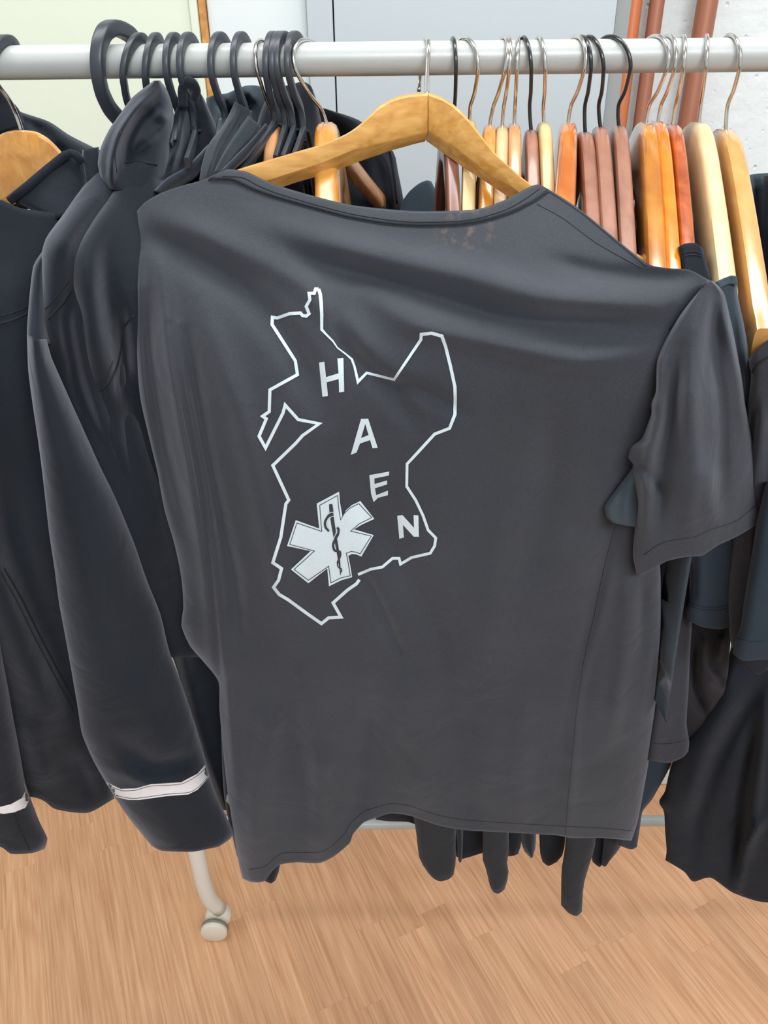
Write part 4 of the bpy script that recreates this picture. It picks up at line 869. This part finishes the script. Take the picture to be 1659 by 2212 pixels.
# ================================================================== the printed t-shirt
TS = thing('t_shirt', 'washed-out charcoal t-shirt hung broadside, white HAEN print with map outline and star', 'shirt', P(900, 1100, .58))
FB = [
 ([(368, 700), (398, 880), (430, 1050), (455, 1250), (474, 1460), (492, 1720)], -.0055, 8), ([(384, 700), (414, 880), (446, 1050), (471, 1250), (490, 1460), (510, 1720)], .004, 10),
 ([(300, 500), (420, 560), (540, 640), (640, 760), (700, 900)], -.0085, 30),
 ([(340, 460), (480, 520), (640, 600), (760, 720), (830, 800)], .007, 32),
 ([(640, 560), (800, 600), (960, 650), (1100, 690), (1330, 700)], -.0085, 24),
 ([(560, 480), (780, 540), (1000, 590), (1180, 640), (1420, 655), (1500, 630)], .012, 34),
 ([(800, 640), (900, 700), (1060, 740), (1250, 780), (1390, 760)], .007, 28),
 ([(1180, 560), (1300, 590), (1420, 600), (1500, 600)], -.005, 20),
 ([(820, 830), (900, 840), (1000, 890)], -.005, 18), ([(700, 620), (760, 760), (850, 850), (900, 930)], -.006, 24),
 ([(308, 640), (325, 800), (355, 960), (400, 1150)], -.008, 16), ([(345, 560), (375, 800), (410, 1000), (450, 1250), (470, 1450)], .009, 18),
 ([(400, 720), (450, 1000), (505, 1250), (520, 1400)], -.008, 18), ([(430, 640), (520, 900), (580, 1150), (640, 1400), (680, 1700)], .007, 30),
 ([(300, 560), (310, 800), (330, 950)], .006, 12),
 ([(760, 1000), (860, 1200), (960, 1400), (980, 1650)], -.005, 36), ([(780, 1230), (830, 1330), (870, 1430)], -.005, 14), ([(660, 1240), (640, 1480), (660, 1750)], -.006, 34),
 ([(800, 1500), (790, 1650), (770, 1790)], -.007, 26), ([(880, 1450), (900, 1620), (900, 1760)], .006, 40),
 ([(1100, 1080), (1080, 1200), (1060, 1400)], .004, 40), ([(1200, 850), (1180, 1050), (1130, 1280)], -.004, 40),
 ([(1385, 900), (1350, 1050), (1320, 1150), (1270, 1400), (1240, 1600)], -.006, 26), ([(1330, 1180), (1300, 1320), (1250, 1500), (1225, 1800)], .004, 14),
 ([(1360, 1230), (1350, 1400), (1320, 1600)], .006, 20), ([(1390, 1250), (1388, 1420)], -.004, 12), ([(1230, 1160), (1290, 1140), (1330, 1120)], -.002, 16),
 ([(600, 1500), (560, 1700), (550, 1880)], .008, 28), ([(700, 1600), (690, 1780), (690, 1860)], .007, 26), ([(1000, 1500), (1010, 1790)], -.004, 30), ([(1130, 1500), (1120, 1790)], .004, 30),
]
FS = 1.35
body = cloth('body', Lb, Rb, Yb, TEE, TS, T=Tb, B=Bb, nu=230, nv=260, th=.02, rnd=.03, rw=.06, folds=FB, wob=.0012)
FS = 1.0
# sleeve
sl_f = [([(1530, 620), (1500, 720), (1490, 860), (1500, 1000), (1490, 1150)], .010, 26), ([(1545, 640), (1545, 760), (1560, 900), (1560, 1100)], -.007, 16), ([(1470, 760), (1450, 900), (1430, 1000), (1420, 1130)], -.010, 20),
        ([(1425, 780), (1420, 900), (1400, 1000), (1395, 1150)], .009, 14), ([(1560, 660), (1595, 800), (1610, 950)], .008, 14), ([(1530, 1000), (1540, 1130)], .006, 24), ([(1385, 1000), (1412, 1040), (1430, 1060)], -.008, 12)]
slv = cloth('sleeve', [(1520, 612), (1466, 684), (1432, 742), (1418, 780), (1417, 843), (1407, 870), (1406, 896), (1386, 947), (1363, 966), (1357, 989), (1367, 1002), (1365, 1024), (1377, 1081), (1373, 1126), (1367, 1195), (1374, 1236)],
  [(1538, 606), (1554, 618), (1566, 634), (1575, 669), (1588, 732), (1602, 808), (1610, 875), (1623, 938), (1636, 1017), (1640, 1080), (1643, 1128)],
  [(1525, 612, .537), (1440, 740, .530), (1590, 740, .54), (1417, 850, .526), (1500, 850, .515), (1612, 860, .54), (1370, 1000, .528), (1500, 1050, .515), (1636, 1020, .54), (1375, 1236, .532), (1500, 1190, .522), (1640, 1130, .545)], TEE, TS,
  B=[(1374, 1236), (1384, 1243), (1405, 1234), (1440, 1213), (1481, 1204), (1517, 1201), (1550, 1180), (1595, 1159), (1643, 1130)], nu=80, nv=110, th=.03, rnd=.02, rw=.15, folds=sl_f, wob=.001)
cloth('sleeve_underside', [(1380, 985), (1365, 1012), (1334, 1053), (1306, 1092), (1311, 1118)], [(1400, 960), (1410, 1020), (1410, 1080), (1400, 1140)], [(1380, 985, .542), (1400, 960, .54), (1311, 1118, .541), (1400, 1140, .538)], BLUEF, TS,
  B=[(1311, 1118), (1327, 1130), (1363, 1137), (1400, 1140)], nu=24, nv=24, th=.012, rnd=.008, folds=[([(1390, 990), (1360, 1060), (1350, 1130)], .004, 12)])
# collar band
cb = [(488, 366), (530, 370), (565, 386), (605, 402), (680, 424), (760, 443), (840, 452), (900, 456), (990, 455), (1040, 450), (1095, 430), (1135, 408), (1160, 398)]
cb2 = [(450, 386), (500, 388), (545, 408), (590, 424), (670, 447), (750, 468), (830, 482), (900, 487), (985, 485), (1045, 476), (1105, 458), (1155, 433), (1186, 411)]
bvt = bvh_of([body, slv])
n = 90; A, B_ = cat(cb, n), cat(cb2, n); V = []; Fc = []
for i in range(n):
    for k, f in enumerate((0.0, 0.06, .2, .5, .8, .95, 1.0)):
        q = A[i]*(1-f)+B_[i]*f
        p = hit(bvt, q[0], q[1]+(2.5 if f < .05 else 0), (.0004, .0026, .0034, .003, .0034, .0026, .0002)[k], None)
        if p is None: p = P(q[0], q[1], tps(Yb)(np.array(q[0]), np.array(q[1])))
        V.append(tuple(p))
for i in range(n-1):
    for k in range(6): Fc.append((i*7+k, i*7+k+1, (i+1)*7+k+1, (i+1)*7+k))
fixn(mk('collar_band', V, Fc, TEE, TS))
# seams
seam(bvt, [(x, y+3) for x, y in cb2], TS, 'collar_seam', r=.0005, mat=SEAMM)
bvc = bvh_of([o for o in TS.children if o.type == 'MESH'])
seam(bvc, [(x*.8+x2*.2, y*.2+y2*.8-1) for (x, y), (x2, y2) in zip(cb, cb2)], TS, 'stitch_row', r=.0004, mat=SEAM)
seam(bvt, [(1188, 414), (1260, 462), (1330, 520), (1396, 574)], TS, 'shoulder_seam', r=.0005, mat=SEAML)
seam(bvt, [(1160, 440), (1215, 470), (1290, 525), (1385, 578)], TS, 'stitch_row', r=.0004, mat=SEAML)
seam(bvt, [(1524, 612), (1500, 640), (1470, 678), (1446, 712)], TS, 'armhole_seam', r=.0007)
seam(bvt, [(1328, 1140), (1305, 1230), (1285, 1330), (1262, 1430), (1248, 1520), (1238, 1620), (1228, 1720), (1222, 1800)], TS, 'side_seam', r=.0005, mat=SEAML)
def hemline(off, a, b): return [(x, y-off) for x, y in Bb[a:b]]
seam(bvt, [(540, 1878), (572, 1872), (595, 1852), (615, 1842), (690, 1841), (716, 1828), (744, 1802), (756, 1780), (785, 1754), (810, 1745), (845, 1736), (885, 1741), (950, 1762), (1010, 1772), (1100, 1778), (1200, 1784), (1300, 1789), (1368, 1795)], TS, 'hem_stitch', r=.0004, mat=SEAMM)
seam(bvt, [(1392, 1198), (1420, 1178), (1448, 1168), (1500, 1160), (1540, 1142), (1590, 1126), (1640, 1085)], TS, 'cuff_stitch', r=.0004, mat=SEAMM)
# print
PA = lambda L_: [(500+x/3.1904, 560+y/3.1904) for x, y in L_]
PB = lambda L_: [(500+x/3.1904, 960+y/3.1904) for x, y in L_]
l1 = PA([(600, 205), (612, 240), (618, 300), (622, 380), (622, 485), (650, 515), (700, 565), (730, 610), (790, 655), (830, 690), (848, 740), (872, 845), (932, 783), (1120, 830), (1305, 555), (1308, 518), (1380, 510), (1450, 530), (1475, 600), (1510, 740), (1540, 880), (1542, 960), (1540, 1070), (1503, 1165), (1400, 1205), (1290, 1325)])
w1 = [7.5, 7.5, 7.5, 7, 6, 4.5, 3.5, 3, 3.5, 5, 5, 6, 5.5, 5.5, 6.5, 7, 7, 7.5, 7, 7, 7, 7, 7, 6.5, 6.5, 6.5]
l2 = PB([(1330, 5), (1210, 135), (1208, 290), (1270, 385), (1320, 490), (1355, 590), (1408, 645), (1400, 700), (1370, 750), (1240, 780), (1165, 825), (1155, 785), (1110, 785), (1040, 845), (960, 860), (872, 897)])
l1 = l1+l2[1:]; w1 = w1+[6]*(len(l2)-1)
l3 = PB([(882, 932), (860, 962), (800, 1003), (700, 1092), (755, 1190), (670, 1195), (620, 1235), (520, 1165), (390, 1070), (330, 1035), (290, 985), (325, 935), (345, 855), (285, 815), (340, 640), (375, 410), (395, 383), (285, 145), (445, -10)])
l4 = PA([(490, 1215), (605, 1133), (460, 1105), (370, 1005), (355, 1060), (265, 1240), (235, 1300), (190, 1220), (240, 1100), (215, 1082), (260, 1050), (265, 900), (455, 795), (440, 700), (370, 590), (280, 450), (282, 400), (315, 405), (400, 375), (475, 370), (490, 388), (515, 392), (535, 375), (515, 325), (540, 280), (535, 235), (570, 235), (580, 205), (600, 205)])
decal('outline_print', bvt, ribbon_quads(l1, w1)+ribbon_quads(l3+l4, 6.8), PRINT, TS, grid=9, off=.0007)
letters = {
 'letter_h': PA([(603, 712), (640, 706), (652, 812), (738, 786), (730, 684), (771, 680), (777, 912), (742, 918), (739, 826), (656, 848), (665, 942), (627, 948)]),
 'letter_a': None,
 'letter_e': PB([(950, 212), (1087, 187), (1085, 214), (985, 235), (986, 273), (1072, 248), (1072, 276), (989, 302), (997, 350), (1078, 318), (1078, 350), (1010, 368), (980, 398), (962, 340)]),
 'letter_n': PB([(1142, 492), (1180, 488), (1258, 575), (1255, 488), (1288, 490), (1292, 636), (1256, 636), (1182, 555), (1188, 642), (1157, 650)]),
}
for nm, pl in letters.items():
    if nm == 'letter_a':
        pls = [PA([(893, 1100), (918, 1100), (922, 1135), (893, 1232), (886, 1270), (862, 1332), (822, 1348)]), PA([(918, 1100), (942, 1098), (1008, 1300), (972, 1302), (945, 1212), (922, 1135)]), PA([(893, 1232), (945, 1212), (956, 1246), (884, 1271)])]
    else: pls = [pl]
    decal(nm, bvt, pls, PRINT, TS, off=.0007, grid=7)
star = decal('star_print', bvt, [PB([(587, 408), (742, 325), (748, 400), (765, 495), (790, 452), (830, 418), (888, 390), (985, 513), (900, 552), (845, 585), (980, 625), (895, 773), (860, 758), (830, 755), (805, 768), (818, 830), (832, 915), (760, 935), (672, 978), (660, 855), (530, 957), (410, 862), (545, 735), (383, 700), (443, 522), (605, 580)])], PRINT, TS, off=.0007, grid=7)
decal('star_inner_line', bvt, ribbon_quads(PB([(608, 420), (732, 352), (738, 430), (752, 520), (778, 475), (815, 440), (878, 408), (967, 505), (880, 548), (822, 598), (964, 632), (888, 754), (855, 742), (825, 738), (792, 750), (805, 820), (819, 905), (750, 922), (686, 955), (670, 840), (530, 937), (432, 862), (572, 735), (402, 690), (451, 542), (622, 600), (608, 420)]), 1.5), INK, star, off=.0013, grid=9)
decal('staff_print', bvt, ribbon_quads(PB([(684, 412), (688, 450), (692, 500), (703, 570), (715, 640), (727, 700), (738, 770), (746, 830), (752, 902)]), [7, 8.5, 8, 7.5, 7, 6, 5, 3.5, 1.2]), INK, star, off=.0014, grid=9)
decal('snake_print', bvt, ribbon_quads(PB([tuple(q) for q in cat([(697, 482), (680, 484), (660, 505), (645, 535), (648, 570), (672, 600)], 14)]), [3, 6, 6, 5.5, 5, 5, 5, 5, 5, 5, 5, 5, 4.5, 4])
      + ribbon_quads(PB([tuple(q) for q in cat([(728, 572), (738, 585), (735, 620), (712, 660), (700, 695), (712, 735), (745, 735), (752, 760), (742, 790), (730, 820), (738, 850), (758, 858), (760, 875), (750, 885)], 26)]), [5]*12+[4]*8+[2.5]*6), INK, star, off=.0017, grid=9)
decal('snake_edge_print', bvt, ribbon_quads(PB([tuple(q) for q in cat([(705, 495), (688, 498), (672, 520), (666, 550), (675, 580), (690, 600)], 12)]), 1.3)
      + ribbon_quads(PB([tuple(q) for q in cat([(722, 575), (720, 610), (703, 655)], 8)]), 1.2)+ribbon_quads(PB([tuple(q) for q in cat([(672, 476), (690, 466), (704, 474)], 6)]), 1.2), PRINT, star, off=.002, grid=9)
